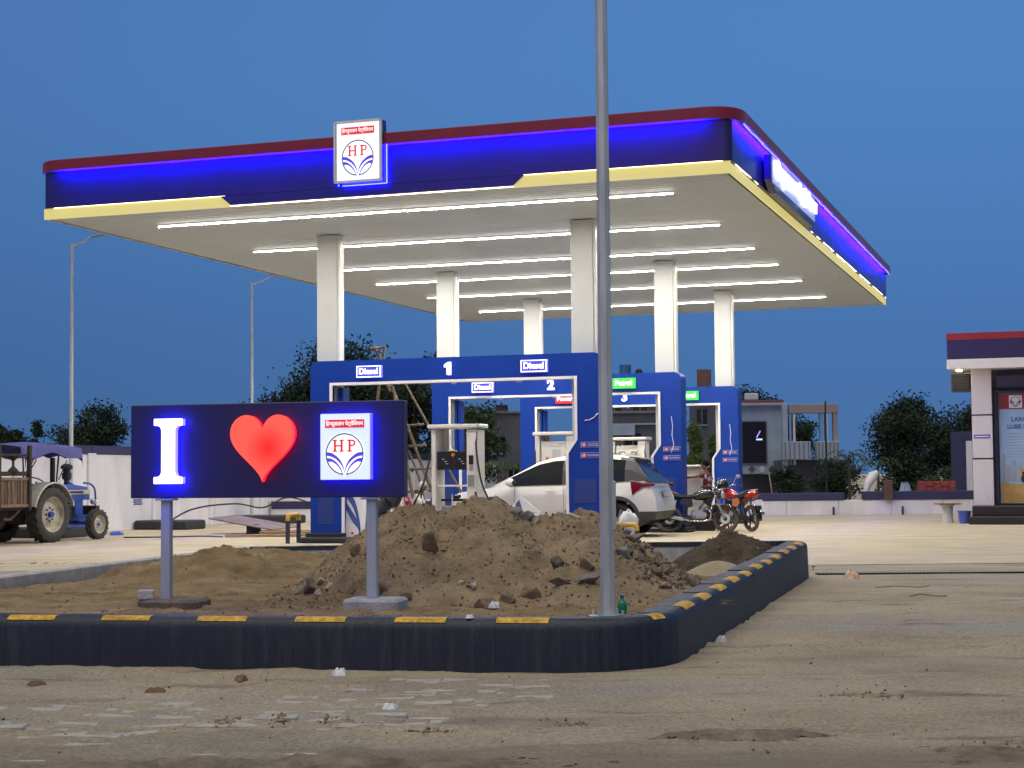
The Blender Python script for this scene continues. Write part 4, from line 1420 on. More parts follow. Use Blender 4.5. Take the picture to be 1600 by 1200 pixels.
for k in range(4):
    for q in range(5):
        o = link('brick', bme, bk); o.location = (-.52 + q * .235 + rng.uniform(-.01, .01), rng.uniform(-.02, .02), .036 + .073 * k)
st = thing('stone_pile', 'pile of pale rubble stones on the back wall beside the red bricks', 'stones', (14.8, 51.5, .735), 0)
for k in range(16):
    o = MB().ball((0, 0, 0), (.11, .09, .08), 7, 5).build('stone', M_CONCLT, st)
    o.location = (rng.uniform(-.42, .42), rng.uniform(-.08, .08), .06 + .09 * (k % 3)); o.rotation_euler = (rng.random() * 3, rng.random() * 3, rng.random() * 3)
o = MB().tube([(0, 0, 0), (-.09, 0, .62)], .02, 6).build('leaning_stick', M_HPINK); o.location = (8.15, 52, .68); tag(o, 'pale stick leaning behind the low wall under the blue grey house', 'stick')
o = MB().cyl((0, 0, 0), (0, 0, 4.1), .05, .03, 8).build('utility_pole', M_DARKST); o.location = (12.15, 64, 0); tag(o, 'thin dark utility pole right of the gateway frame', 'pole')

# ================================================================== HEART SIGNBOARD
M_BOARD = pbr('board_navy', (0.012, 0.015, 0.115), .42, var=.06, scale=1.5)
M_POSTS = pbr('post_greyblue', (0.36, 0.41, 0.46), .5, var=.08, scale=2, stretch=(1, 1, .3))
E_I = emit('letter_white', (0.95, 0.93, 1.0), 3.2)
E_ISIDE = emit('letter_blue_edge', (0.022, 0.018, 1.0), 15)


def heart_mat():
    m, nt, b = _new('heart_glow'); N = nt.nodes; L = nt.links
    tc = N.new('ShaderNodeTexCoord'); d = N.new('ShaderNodeVectorMath'); d.operation = 'DISTANCE'
    d.inputs[1].default_value = (.062, -.13, 1.535)
    L.new(tc.outputs['Object'], d.inputs[0])
    cr = N.new('ShaderNodeValToRGB'); e = cr.color_ramp.elements
    e[0].position = .02; e[0].color = (.93, .012, .012, 1)
    e[1].position = .19; e[1].color = (1.0, .095, .065, 1)
    L.new(d.outputs['Value'], cr.inputs['Fac'])
    L.new(cr.outputs['Color'], b.inputs['Emission Color'])
    b.inputs['Emission Strength'].default_value = 1.15
    b.inputs['Base Color'].default_value = (.5, .02, .02, 1)
    return m


sgn = thing('heart_signboard', 'low navy signboard with glowing letter I, red heart and emblem box on two posts', 'signboard', (-1.945, 13.075, 0), -.242)
BW, BZ0, BZ1 = 2.30, 1.146, 1.895
MB().box((0, 0, (BZ0 + BZ1) / 2), (BW, .11, BZ1 - BZ0), bev=.006).build('board', M_BOARD, sgn)
for x, zb, top in ((-.86, .335, 0), (.875, .365, 0)):
    MB().box((x, .005, (zb + BZ0) / 2), (.082, .06, BZ0 - zb), bev=.006).build('post', M_POSTS, sgn)
    MB().box((x, .0, BZ0 - .01), (.16, .10, .016), bev=.003).build('bracket', M_POSTS, sgn)
rk = MB().box((-.80, .02, .285), (.50, .34, .12), bev=.022, rot=Matrix.Rotation(.05, 3, 'Z')).build('footing', pbr('footing_earthy', (.14, .11, .085), .9, var=.35, scale=9, bump=.6, bscale=40), sgn, label='earth stained concrete footing')
MB().box((.90, 0, .30), (.44, .34, .135), bev=.022, rot=Matrix.Rotation(.04, 3, 'Z')).build('footing', pbr('footing_grey', (.36, .36, .38), .85, var=.22, scale=7, bump=.5, bscale=40), sgn, label='clean grey concrete footing')
# letter I
w2, h2, st_ = .122, .258, .052
Ipoly = [(-w2, -h2), (w2, -h2), (w2, -h2 + st_)] + [(.098 - .04 * math.sin(R(a)), -h2 + st_ + .04 - .04 * math.cos(R(a))) for a in (0, 30, 60, 90)] + \
        [(.098 - .04 * math.cos(R(a)), h2 - st_ - .04 + .04 * math.sin(R(a))) for a in (0, 30, 60, 90)] + [(w2, h2 - st_), (w2, h2)]
Ipoly = Ipoly + [(-x, z) for x, z in Ipoly[::-1]]
Ipoly = [(x - .785, z + 1.52) for x, z in Ipoly]
li = MB().prism(Ipoly, -.135, -.131).build('letter', E_I, sgn)
MB().prism([((x + .785) * .985 - .785, (z - 1.52) * .993 + 1.52) for x, z in Ipoly], -.131, -.075).build('letter_edge', E_ISIDE, li)
# heart
hp_ = []
for k in range(72):
    t = 2 * math.pi * k / 72
    x = 16 * math.sin(t) ** 3; z = 13 * math.cos(t) - 5 * math.cos(2 * t) - 2 * math.cos(3 * t) - math.cos(4 * t)
    hp_.append((x / 32.0 * .54 + .012, (z + 2.4) / 29.0 * .53 + 1.535))
ht = MB().prism(hp_, -.128, -.122).build('heart', heart_mat(), sgn)
MB().prism([((x - .012) * .985 + .012, (z - 1.53) * .985 + 1.53) for x, z in hp_], -.122, -.072).build('heart_edge', emit('heart_edge_red', (1.0, .006, .02), 3.2, (.4, .01, .01)), ht)
# emblem box
eb = MB().box((.705, -.10, 1.538), (.405, .07, .511), bev=.004).build('emblem_case', emit('case_blue', (.007, .001, 1.0), 9), sgn)
fc = MB().box((.705, -.140, 1.538), (.400, .012, .506)).build('face', emit('emblem_face', (0.58, 0.74, 1.0), .80), eb)
emblem_box(sgn, .40, .50, -.148, 1.538, .705)

# the loose brick on the left footing
o = MB().box((0, 0, .035), (.13, .10, .075), bev=.008).build('concrete_brick', M_CONCLT, smooth=None)
o.location = (-2.93, 13.22, .347); o.rotation_euler.z = .15
tag(o, 'small grey concrete brick lying on the left footing of the heart signboard', 'brick')

def zyard(x, y): return float(height_ground(np.array(x), np.array(y)))


# ================================================================== HEAPS
HX = [-2.3, -1.95, -1.774, -1.539, -1.333, -1.185, -.891, -.715, -.586, -.45, -.332, -.156, -.01, .195, .46, .607, .754, .9, 1.074, 1.22, 1.395, 1.598, 1.85]
HZ = [.27, .373, .505, .702, .853, .969, 1.025, 1.053, 1.005, 1.074, 1.114, 1.101, 1.017, .945, .955, .989, .964, .845, .727, .655, .537, .43, .27]


def heap_big(X, Y):
    p = np.interp(X + .05 * fbm(X * 3, Y * 3, 3, 4), HX, HZ) - .27
    lw_ = np.interp(X, [-2.3, -1.7, -1.0], [.55, .95, 2.3])
    w = np.where(Y < 15.2, lw_ + .3 * fbm(X * 1.2, Y * 0, 3, 61), 1.9)
    t = np.clip(np.abs(Y - 15.2) / w, 0, 1)
    sh_ = 1 - t ** 1.25
    amp = np.clip(p * 2.2, 0, 1) * np.clip((1 - t) * 3, 0, 1)
    n = .085 * fbm(X * 2.2, Y * 2.2, 5, 71, .55) + .10 * (.22 - np.abs(fbm(X * 4.5, Y * 4.5, 5, 91, .6))) + .05 * np.abs(fbm(X * 14, Y * 14, 3, 15)) + .02 * fbm(X * 28, Y * 28, 2, 19)
    gully = -.05 * np.exp(-((X + .62 + .12 * (Y - 15)) / .10) ** 2) * sh_
    return .22 + p * sh_ + (n + gully) * amp + .03 * amp


def heap_round(cx, cy, rx, ry, h, base, seed, rough, pw=1.4):
    def f(X, Y):
        a = np.sqrt(((X - cx) / rx) ** 2 + ((Y - cy) / ry) ** 2)
        a = a * (1 + .25 * fbm(X * 1.7, Y * 1.7, 3, seed))
        s_ = np.clip(1 - a ** pw, -.2, 1)
        return base + h * s_ + rough * fbm(X * 4, Y * 4, 5, seed + 3) * np.clip(s_ * 2.5, 0, 1) + rough * .55 * np.abs(fbm(X * 11, Y * 11, 4, seed + 5)) * np.clip(s_ * 2.5, 0, 1)
    return f


f_left = heap_round(-3.05, 18.6, 1.75, 2.0, .27, .20, 5, .11, 1.6)
f_dark = heap_round(2.60, 19.6, .75, .95, .40, .20, 8, .13, 1.25)
f_sand = heap_round(2.14, 17.3, .42, .5, .17, .23, 11, .012, 1.6)


def heap(name, lab, f, x0, x1, y0, y1, st, mat):
    X, Y = np.meshgrid(np.arange(x0, x1, st), np.arange(y0, y1, st), indexing='ij')
    Z = f(X, Y)
    mk = (Z > bed_profile(X, Y) - .03) & inside_bed(X, Y, .16)
    o = link(name, grid_mesh(name, X, Y, Z, mat, mk))
    return tag(o, lab, 'earth mound')


heap('earth_heap', 'big lumpy brown heap of excavated earth in front of the portals', heap_big, -2.5, 2.1, 12.4, 17.2, .022, M_MOUND)
heap('soil_heap', 'low smooth ochre heap of soil behind the left half of the heart signboard', f_left, -5.2, -.9, 16.2, 21.2, .03, M_SOIL)
heap('dark_heap', 'small dark earth heap beside the far right kerb corner', f_dark, 1.6, 3.5, 18.4, 20.8, .025, M_DARKEARTH)
heap('sand_heap', 'small pale smooth sand heap in front of the dark earth heap', f_sand, 1.6, 2.7, 16.7, 17.9, .03, M_SAND)


def gzv(X, Y):
    z = np.maximum(np.maximum(bed_profile(X, Y), f_left(X, Y)), np.maximum(f_dark(X, Y), f_sand(X, Y)))
    return np.where((X > -2.5) & (X < 2.1) & (Y > 12.4) & (Y < 17.2), np.maximum(z, heap_big(X, Y)), z)


def gz(x, y):
    X, Y = np.array(float(x)), np.array(float(y))
    return float(max(bed_profile(X, Y), heap_big(X, Y) if -2.5 < x < 2.1 and 12.4 < y < 17.2 else -1, f_left(X, Y), f_dark(X, Y), f_sand(X, Y)))


def lump_mesh(name, seed, size, mat, n=13, smooth=None):
    r = np.random.default_rng(seed)
    bm = bmesh.new()
    for p in r.normal(size=(n, 3)):
        p = p / np.linalg.norm(p) * r.uniform(.8, 1.0)
        bm.verts.new((p[0] * size[0] / 2, p[1] * size[1] / 2, p[2] * size[2] / 2))
    res = bmesh.ops.convex_hull(bm, input=bm.verts)
    bmesh.ops.delete(bm, geom=[g for g in res['geom_interior'] if isinstance(g, bmesh.types.BMVert)], context='VERTS')
    bmesh.ops.bevel(bm, geom=list(bm.edges), offset=min(size) * .04, segments=1, affect='EDGES')
    me = bpy.data.meshes.new(name); bm.to_mesh(me); bm.free(); me.materials.append(mat)
    return me


M_MUD = pbr('trodden_mud', (.105, .084, .064), .9, col2=(.24, .198, .155), scale=6, bump=.9, bscale=40, spec=.2)
M_RK = [pbr('lump_brown', (.155, .113, .073), .95, col2=(.30, .226, .150), scale=7, bump=.8, bscale=30),
        pbr('lump_grey', (.20, .185, .165), .9, var=.35, scale=8, bump=.6, bscale=40),
        pbr('lump_dark', (.105, .085, .066), .9, var=.4, scale=8, bump=.6, bscale=40),
        pbr('lump_pale', (.36, .32, .26), .9, var=.25, scale=8, bump=.5, bscale=40),
        pbr('lump_clay', (.185, .140, .105), .95, var=.3, scale=8, bump=.7, bscale=30)]
rocks = [  # x, y, size, material, label
    (-.70, 13.91, (.20, .16, .26), 0, 'large wedge shaped brown clod halfway up the big heap'),
    (-.60, 14.15, (.09, .08, .07), 1, 'grey brick end beside the wedge shaped clod'),
    (-1.384, 14.56, (.16, .14, .18), 0, 'brown clod on the left slope of the big heap behind the right sign post'),
    (-1.80, 14.75, (.12, .10, .11), 1, 'grey stone topmost of the small rubble group left of the big heap'),
    (-1.70, 14.6, (.12, .10, .10), 3, 'pale stone in the middle of the small rubble group left of the big heap'),
    (-1.60, 14.4, (.10, .12, .09), 3, 'pale stone at the right end of the small rubble group'),
    (-1.66, 14.1, (.09, .08, .08), 3, 'small pale stone below the others in the rubble group'),
    (-1.84, 14.45, (.18, .14, .11), 1, 'flat grey stone at the left end of the small rubble group'),
    (-1.76, 14.3, (.11, .12, .14), 2, 'black stone between the pale ones of the rubble group'),
    (.36, 13.77, (.17, .14, .14), 2, 'dark square lump on the right face of the big heap'),
    (.375, 13.42, (.24, .10, .07), 2, 'long dark slab lying at the lower right of the big heap'),
    (.60, 13.68, (.32, .14, .12), 0, 'long brown clod just left of the near pole'),
    (.60, 13.40, (.26, .12, .11), 1, 'grey concrete slab at the foot of the near pole side of the heap'),
    (.03, 15.1, (.15, .13, .13), 1, 'grey concrete lump at the left of the three on the crest of the big heap'),
    (.12, 15.03, (.14, .12, .15), 1, 'grey concrete lump in the middle of the three on the crest'),
    (.20, 15.05, (.14, .12, .10), 3, 'pale concrete lump at the right of the three on the crest'),
    (1.06, 15.1, (.34, .13, .12), 4, 'long brown clod on the crest just right of the near pole'),
    (.92, 14.1, (.20, .15, .17), 1, 'large grey lump just right of the near pole'),
    (1.316, 14.36, (.15, .14, .13), 4, 'brown lump at the upper middle of the right rubble toe'),
    (1.46, 14.39, (.17, .14, .12), 4, 'brown lump near the right end of the rubble toe'),
    (1.15, 13.74, (.14, .12, .11), 4, 'brown lump low in the rubble right of the near pole'),
    (1.05, 13.75, (.12, .11, .10), 1, 'grey lump low in the rubble right of the near pole'),
    (1.33, 13.97, (.16, .13, .12), 4, 'brown lump at the front of the right rubble toe'),
    (1.55, 14.25, (.14, .13, .17), 4, 'upright brown lump last in the right rubble toe'),
    (-.32, 13.37, (.11, .09, .08), 3, 'whitish stone near the middle foot of the big heap'),
    (-.43, 13.42, (.09, .07, .07), 3, 'small whitish stone left of the other on the heap foot'),
    (-1.05, 13.40, (.22, .16, .15), 0, 'blocky brown clod right behind the right sign post'),
    (.14, 13.33, (.18, .16, .14), 0, 'rounded brown clod at the front foot of the big heap'),
    (.19, 14.08, (.07, .05, .08), 3, 'small white stone high on the right face of the big heap'),
    (-.22, 13.05, (.22, .15, .13), 0, 'brown clod lying on the sandy ground in front of the big heap'),
    (-.05, 13.22, (.24, .16, .12), 0, 'long brown clod in the front row of the big heap'),
    (-.85, 13.15, (.14, .12, .10), 0, 'brown clod in front of the wedge shaped one, at the heap foot'),
]
for k, (x, y, s_, mi, lab) in enumerate(rocks):
    o = link('rubble_lump', lump_mesh('rubble_lump', 100 + k, tuple(q * 1.12 for q in s_), M_RK[mi], 12))
    o.location = (x, y, gz(x, y) + s_[2] * .22); o.rotation_euler = (rng.uniform(-.4, .4), rng.uniform(-.4, .4), rng.random() * 6)
    tag(o, lab, 'rubble lump', 'rubble lumps on the earth heaps')

# countless small clods and stones
protos = []
for k in range(6):
    me = lump_mesh('c', 300 + k, (1, .85, .7), M_RK[0], 8)
    bm = bmesh.new(); bm.from_mesh(me); bmesh.ops.triangulate(bm, faces=bm.faces); bm.verts.ensure_lookup_table()
    protos.append((np.array([v.co[:] for v in bm.verts]), np.array([[v.index for v in f.verts] for f in bm.faces]))); bm.free(); bpy.data.meshes.remove(me)


def scatter(name, lab, n, region, smin, smax, mats, seed, sink=.15, zfun=None, parent=None, pw=2.6):
    r = np.random.default_rng(seed); V = []; F = []; MI = []; off = 0; pm_ = mats_p(len(mats))
    pts = np.array([region(r) for _ in range(n)])
    zs = np.array([zfun(x, y) for x, y in pts]) if zfun else gzv(pts[:, 0], pts[:, 1])
    for (x, y), z in zip(pts, zs):
        s_ = smin * (smax / smin) ** (r.random() ** pw)
        pv, pf = protos[r.integers(len(protos))]
        q = r.normal(size=4); q /= np.linalg.norm(q); a_, b_, c_, d_ = q
        M = np.array([[1 - 2 * (c_ * c_ + d_ * d_), 2 * (b_ * c_ - a_ * d_), 2 * (b_ * d_ + a_ * c_)], [2 * (b_ * c_ + a_ * d_), 1 - 2 * (b_ * b_ + d_ * d_), 2 * (c_ * d_ - a_ * b_)], [2 * (b_ * d_ - a_ * c_), 2 * (c_ * d_ + a_ * b_), 1 - 2 * (b_ * b_ + c_ * c_)]])
        V.append((pv * np.array([1, r.uniform(.7, 1), r.uniform(.6, 1)])) @ M.T * s_ + np.array([x, y, z + s_ * (.3 - sink)])); F.append(pf + off); off += len(pv)
        MI += [int(r.choice(len(mats), p=pm_))] * len(pf)
    V = np.concatenate(V); F = np.concatenate(F)
    me = bpy.data.meshes.new(name)
    me.vertices.add(len(V)); me.vertices.foreach_set('co', V.ravel())
    me.loops.add(F.size); me.loops.foreach_set('vertex_index', F.ravel().astype(np.int32))
    me.polygons.add(len(F)); me.polygons.foreach_set('loop_start', np.arange(0, F.size, 3, dtype=np.int32))
    for m_ in mats: me.materials.append(m_)
    me.polygons.foreach_set('material_index', np.array(MI, np.int32)); me.update(calc_edges=True)
    o = link(name, me, parent, kind='stuff'); o['label'] = lab; return o


def mats_p(n):
    p = np.array([.70, .20, .03, .07][:n]); return p / p.sum()


def reg_heap(r):
    return r.uniform(-2.1, 1.75), 12.9 + (r.random() ** .8) * 2.6


def reg_toe(r):
    while True:
        x, y = 1.0 + abs(r.normal()) * .3, r.uniform(13.5, 15.2)
        if bool(inside_bed(np.array(x), np.array(y), .34)): return x, y


def in_bed(x, y): return bool(inside_bed(np.array(x), np.array(y), .3))


def reg_bed(r):
    while True:
        x, y = r.uniform(-6, 3.0), 11.7 + r.random() ** 1.5 * 9
        if in_bed(x, y): return x, y


scatter('heap_clods', 'countless small brown clods and stones on the big earth heap', 6500, reg_heap, .010, .062, [M_RK[0], M_RK[4], M_RK[2], M_RK[1]], 1)
scatter('toe_rubble', 'loose reddish brown rubble at the right toe of the big earth heap', 420, reg_toe, .03, .14, [M_RK[4], M_RK[0], M_RK[1], M_RK[2]], 2, pw=1.4)
scatter('bed_crumbs', 'small crumbs of soil strewn over the earth bed', 4200, reg_bed, .008, .045, [M_RK[0], M_RK[4], M_RK[2], M_RK[3]], 3)
scatter('dark_clods', 'dark crumbs on the small earth heap by the kerb corner', 420, lambda r: (2.6 + r.normal() * .33, 19.4 + r.normal() * .4), .015, .08, [M_RK[2], M_RK[0]], 4)


def reg_yard(r):
    while True:
        x = r.uniform(-5.5, 9); y = 7.6 + r.random() ** 1.3 * 13
        if y > 11.0 - .166 * (x - .55) - .05 and x < 1.5 + (y - 12.6) * .276 + .1 and y < 21.5: continue
        return x, y




scatter('yard_grit', 'scattered grit and crumbs of dirt on the dusty yard', 1500, reg_yard, .006, .035, [M_RK[0], M_RK[2], M_RK[1], M_RK[3]], 5, zfun=zyard)


def dung(lab, x, y, w, seed, d=.12):
    r = np.random.default_rng(seed)
    o = scatter('dirt_clump', lab, 40, lambda q: (x + q.normal() * w * .35, y + q.normal() * d * .4 + .0), .015, .05, [M_RK[0], M_RK[4]], seed, zfun=zyard, pw=1.6)
    del o['label']; o.name = 'dirt_scatter'
    base = lump_mesh('dirt_clump', seed, (w * 1.5, d * 1.3, .03), M_RK[0], 18)
    t = link('dirt_clump', base); t.location = (x, y, zyard(x, y) - .004); t.rotation_euler.z = r.uniform(-.3, .3)
    o.parent = t; o.name = 'loose_dirt'; o.matrix_parent_inverse = Matrix.LocRotScale(t.location, t.rotation_euler, None).inverted()
    return tag(t, lab, 'dirt clump')


for k, (x, y, w, lab) in enumerate([(-2.85, 9.0, .22, 'dark flat dirt clump on the yard below the left signpost'), (-1.55, 8.9, .10, 'small dark dirt clump between two others in the foreground'), (-.95, 8.92, .16, 'thin dark dirt clump in the middle of the foreground'),
                                    (-1.25, 8.9, .08, 'tiny dark dirt clump left of the foreground centre'), (-.45, 8.45, .22, 'long dark dirt clump nearest the picture centre'), (.30, 8.7, .2, 'dark dirt clump right of the foreground centre'),
                                    (.85, 8.2, .26, 'dark dirt streak left of the kerb bend in the foreground'), (2.35, 7.95, .30, 'big dark dirt clump near the lower right corner'), (2.0, 9.7, .3, 'scattered brown dirt streak in front of the kerb bend'),
                                    (-3.4, 7.95, .16, 'dark dirt clump near the lower left corner'), (2.9, 8.6, .08, 'little dark clump above the big one at lower right')]):
    dung(lab, x, y, w, 600 + k)

# trodden dark mud at the road edge
for nm, x0, x1, y0, y1, sd, lab in (('mud_patch', -2.6, .55, 7.30, 7.78, 3, 'long dark trodden mud patch at the bottom middle of the yard'), ('mud_patch', 1.75, 3.3, 7.35, 7.95, 8, 'dark lumpy mud patch in the lower right corner of the yard'), ('mud_patch', .55, 1.6, 8.05, 8.35, 5, 'thin dark mud streak left of the lower right mud patch')):
    X, Y = np.meshgrid(np.arange(x0, x1, .018), np.arange(y0, y1, .014), indexing='ij')
    env = np.clip(1 - ((X - (x0 + x1) / 2) / ((x1 - x0) / 2)) ** 2, 0, 1) * np.clip(1 - ((Y - (y0 + y1) / 2) / ((y1 - y0) / 2)) ** 2, 0, 1)
    lift = env * .05 - .022 + .035 * fbm(X * 4, Y * 9, 5, 200 + sd, .6) + .012 * fbm(X * 18, Y * 22, 3, 230 + sd)
    lift = np.minimum(lift, .035)
    o = link(nm, grid_mesh(nm, X, Y, height_ground(X, Y) + lift, M_MUD, lift > -.006)); tag(o, lab, 'mud')

# litter
M_FILM = pbr('clear_film', (.62, .63, .66), .25, var=.1)
crumple('plastic_bag', 'crumpled pale plastic bag lying at the foot of the front kerb', 'litter', (-1.16, 11.05, zyard(-1.16, 11.05)), (.14, .12, .045), M_FILM, 41, 9)
crumple('plastic_scrap', 'white torn plastic scrap lying on the yard in the foreground', 'litter', (-.70, 9.35, zyard(-.70, 9.35)), (.12, .10, .028), M_FILM, 42, 8)
crumple('wrapper', 'small clear wrapper lying beside the right kerb in its shadow', 'litter', (1.62, 13.0, zyard(1.62, 13.0)), (.09, .1, .05), M_FILM, 43, 8)
crumple('orange_bag', 'orange and white crumpled snack bag lying near the drain grating', 'litter', (4.18, 20.5, zyard(4.18, 20.5)), (.28, .22, .10), pbr('bag_orange', (.52, .25, .08), .5, col2=(.66, .6, .5), scale=14), 44, 10)
crumple('white_scrap', 'small white paper scrap lying on top of the front kerb', 'litter', (-.30, 11.22, .345), (.09, .07, .02), M_BAG, 45, 6)
crumple('pale_wrapper', 'small pale wrapper lying by the big heap right of its foot', 'litter', (-.15, 12.75, .29), (.10, .08, .05), M_FILM, 46, 7)
for k, (x, y, lab) in enumerate([(-3.05, 10.6, 'dry leaf scraps by the kerb at far left'), (-1.75, 10.65, 'dry leaf scraps by the kerb below the sign post'), (-2.2, 10.2, 'dark leaf scrap lying out from the front kerb')]):
    crumple('leaf_litter', lab, 'litter', (x, y, zyard(x, y) - .002), (.16, .10, .03), pbr('leaf_brown', (.16, .085, .05), .8, var=.4, scale=20), 50 + k, 8)
o = MB().tube([(0, 0, .02), (.25, .03, .03), (.5, -.02, .02), (.62, .05, .03)], .006, 5).build('twig', M_RK[0]); o.location = (4.05, 18.6, 0); tag(o, 'thin dry twig lying on the yard right of the kerb', 'twig')
o = MB().tube([(0, 0, .02), (.12, .05, .04), (.3, .02, .02), (.4, .04, .02)], .007, 5).build('twig', M_RK[0]); o.location = (4.1, 17.2, 0); tag(o, 'shorter bent twig lying nearer the camera on the yard', 'twig')
bt = thing('green_bottle', 'round green bottle standing in the soil beside the near pole', 'bottle', (.805, 12.35, .27), .3)
MB().lathe([(0, 0), (.03, 0), (.036, .02), (.036, .07), (.028, .09), (.013, .105), (.013, .125), (0, .125)], n=16).build('glass_body', pbr('bottle_green', (.01, .22, .11), .12, var=.1), bt, smooth=50)
MB().cyl((0, 0, .122), (0, 0, .14), .015, n=12).build('cap', pbr('cap_blue', (.02, .05, .3), .4), bt)
o = MB().box((0, 0, .01), (.17, .022, .018), rot=Matrix.Rotation(.35, 3, 'Y')).build('white_stick', M_WHITE); o.location = (.58, 14.9, gz(.58, 14.9) + .02); tag(o, 'short white stick stuck in the crest of the big heap', 'stick')

# ================================================================== WHITE CAR
M_CARW = pbr('car_white', (0.70, 0.69, 0.66), .22, var=.02, coat=.6)
M_CLAD = pbr('car_cladding', (0.05, 0.05, 0.052), .55, var=.15)
M_TAIL = emit('tail_red', (0.30, 0.005, 0.015), .03, (.13, .005, .010))
M_TAIL.node_tree.nodes['Principled BSDF'].inputs['Roughness'].default_value = .12
M_RIM = pbr('alloy_rim', (.36, .36, .37), .3, .85, var=.1)
M_CHROME = pbr('chrome', (.62, .62, .63), .14, .95, var=.05)
G_CAR = glass('car_glass', (.012, .014, .016), .08)
G_CAR.node_tree.nodes['Principled BSDF'].inputs['Specular IOR Level'].default_value = .35
car = thing('suv_car', 'white sport utility car parked between the first and second portal, facing left', 'car', S(-3.10, 7.95), -ANG)
XR, XF, WR = -.78, -3.56, .375


def cl(x, pts):
    return float(np.interp(x, [p[0] for p in pts], [p[1] for p in pts]))


def hw(x): return cl(x, [(-4.6, .62), (-4.5, .76), (-4.2, .86), (-3.6, .925), (-2, .94), (-.6, .93), (-.2, .89), (0, .82)])
def sho(x): return cl(x, [(-4.6, .80), (-4.45, .92), (-4.0, 1.0), (-3.3, 1.06), (-2, 1.09), (-.9, 1.14), (-.2, 1.17), (0, 1.10)])
def sill(x):
    z = cl(x, [(-4.6, .34), (-4.3, .24), (-.3, .25), (0, .36)])
    for xc in (XR, XF):
        d = abs(x - xc)
        if d < WR + .05: z = max(z, .37 + math.sqrt(max(0, (WR + .05) ** 2 - d * d)))
    return z


X_ = [-4.6 + 4.6 * k / 110 for k in range(111)]
rows = []
for x in X_:
    h_, s_, b_ = hw(x), sho(x), sill(x)
    zz = [b_, max(b_ + .01, .38), max(b_ + .02, .54), max(b_ + .03, .82), max(b_ + .04, s_ - .10), s_, s_ + .03]
    yy = [h_ * .95, h_ * .985, h_, h_ * .995, h_ * .985, h_ * .945, h_ * .60]
    xx = [x] * 7
    if x > -.25:
        f = (x + .25) / .25; sh_ = [-.06, -.0, .05, .02, -.06, -.09, -.12]; xx = [x + f * q for q in sh_]
    rows.append([(xx[j], -yy[j], zz[j]) for j in range(7)] + [(xx[j], yy[j], zz[j]) for j in range(6, -1, -1)])
body = MB(); clad = MB()
for i in range(110):
    for j in range(13):
        jj = min(j, 12 - j)
        q = [rows[i][j], rows[i + 1][j], rows[i + 1][j + 1], rows[i][j + 1]]
        (clad if min(X_[i], X_[i + 1]) > -.44 and jj < 2 else body).add(q, [(0, 1, 2, 3)])
body.add(rows[0], [tuple(range(14))])
body.add(rows[-1], [(2, 3, 4, 5, 6, 7, 8, 9, 10, 11)])
clad.add(rows[-1], [(0, 1, 2, 11, 12, 13)])
clad.build('rear_cladding', M_CLAD, car, smooth=40)
body = body.build('body', M_CARW, car, smooth=35)
bm = bmesh.new(); bm.from_mesh(body.data); bmesh.ops.remove_doubles(bm, verts=bm.verts, dist=.0008); bmesh.ops.recalc_face_normals(bm, faces=bm.faces); bm.to_mesh(body.data); bm.free()
body.data.polygons.foreach_set('use_smooth', [True] * len(body.data.polygons)); body.data.set_sharp_from_angle(angle=R(38))
# dark lower cladding and wheel arches
for sg in (-1, 1):
    for xc in (XR, XF):
        P = []
        for k in range(25):
            a = R(-8 + 196 * k / 24); c_, s2 = math.cos(a), math.sin(a)
            ring = []
            for rr, off in ((WR + .035, -.02), (WR + .04, .018), (WR + .115, .014), (WR + .12, -.02)):
                x = xc + rr * c_; ring.append((x, sg * (hw(x) * .995 + off), .37 + rr * s2))
            P.append(ring)
        MB().grid(P).build('wheel_arch', M_CLAD, car, smooth=40)
    xs2 = [XF + WR + .13 + (XR - XF - 2 * WR - .26) * k / 10 for k in range(11)]
    MB().grid([[(x, sg * (hw(x) * .94), .23), (x, sg * (hw(x) * .985 + .012), .27), (x, sg * (hw(x) * .99 + .014), .40), (x, sg * hw(x) * .985, .44)] for x in xs2]).build('side_cladding', M_CLAD, car, smooth=40)
MB().box((-2.3, 0, .42), (4.0, 1.5, .32)).build('underbody', M_BLACK, car)


# greenhouse
def roof(x): return cl(x, [(-3.66, 1.05), (-3.1, 1.33), (-2.55, 1.62), (-2.2, 1.70), (-1.5, 1.735), (-.9, 1.72), (-.48, 1.665), (-.10, 1.15)])


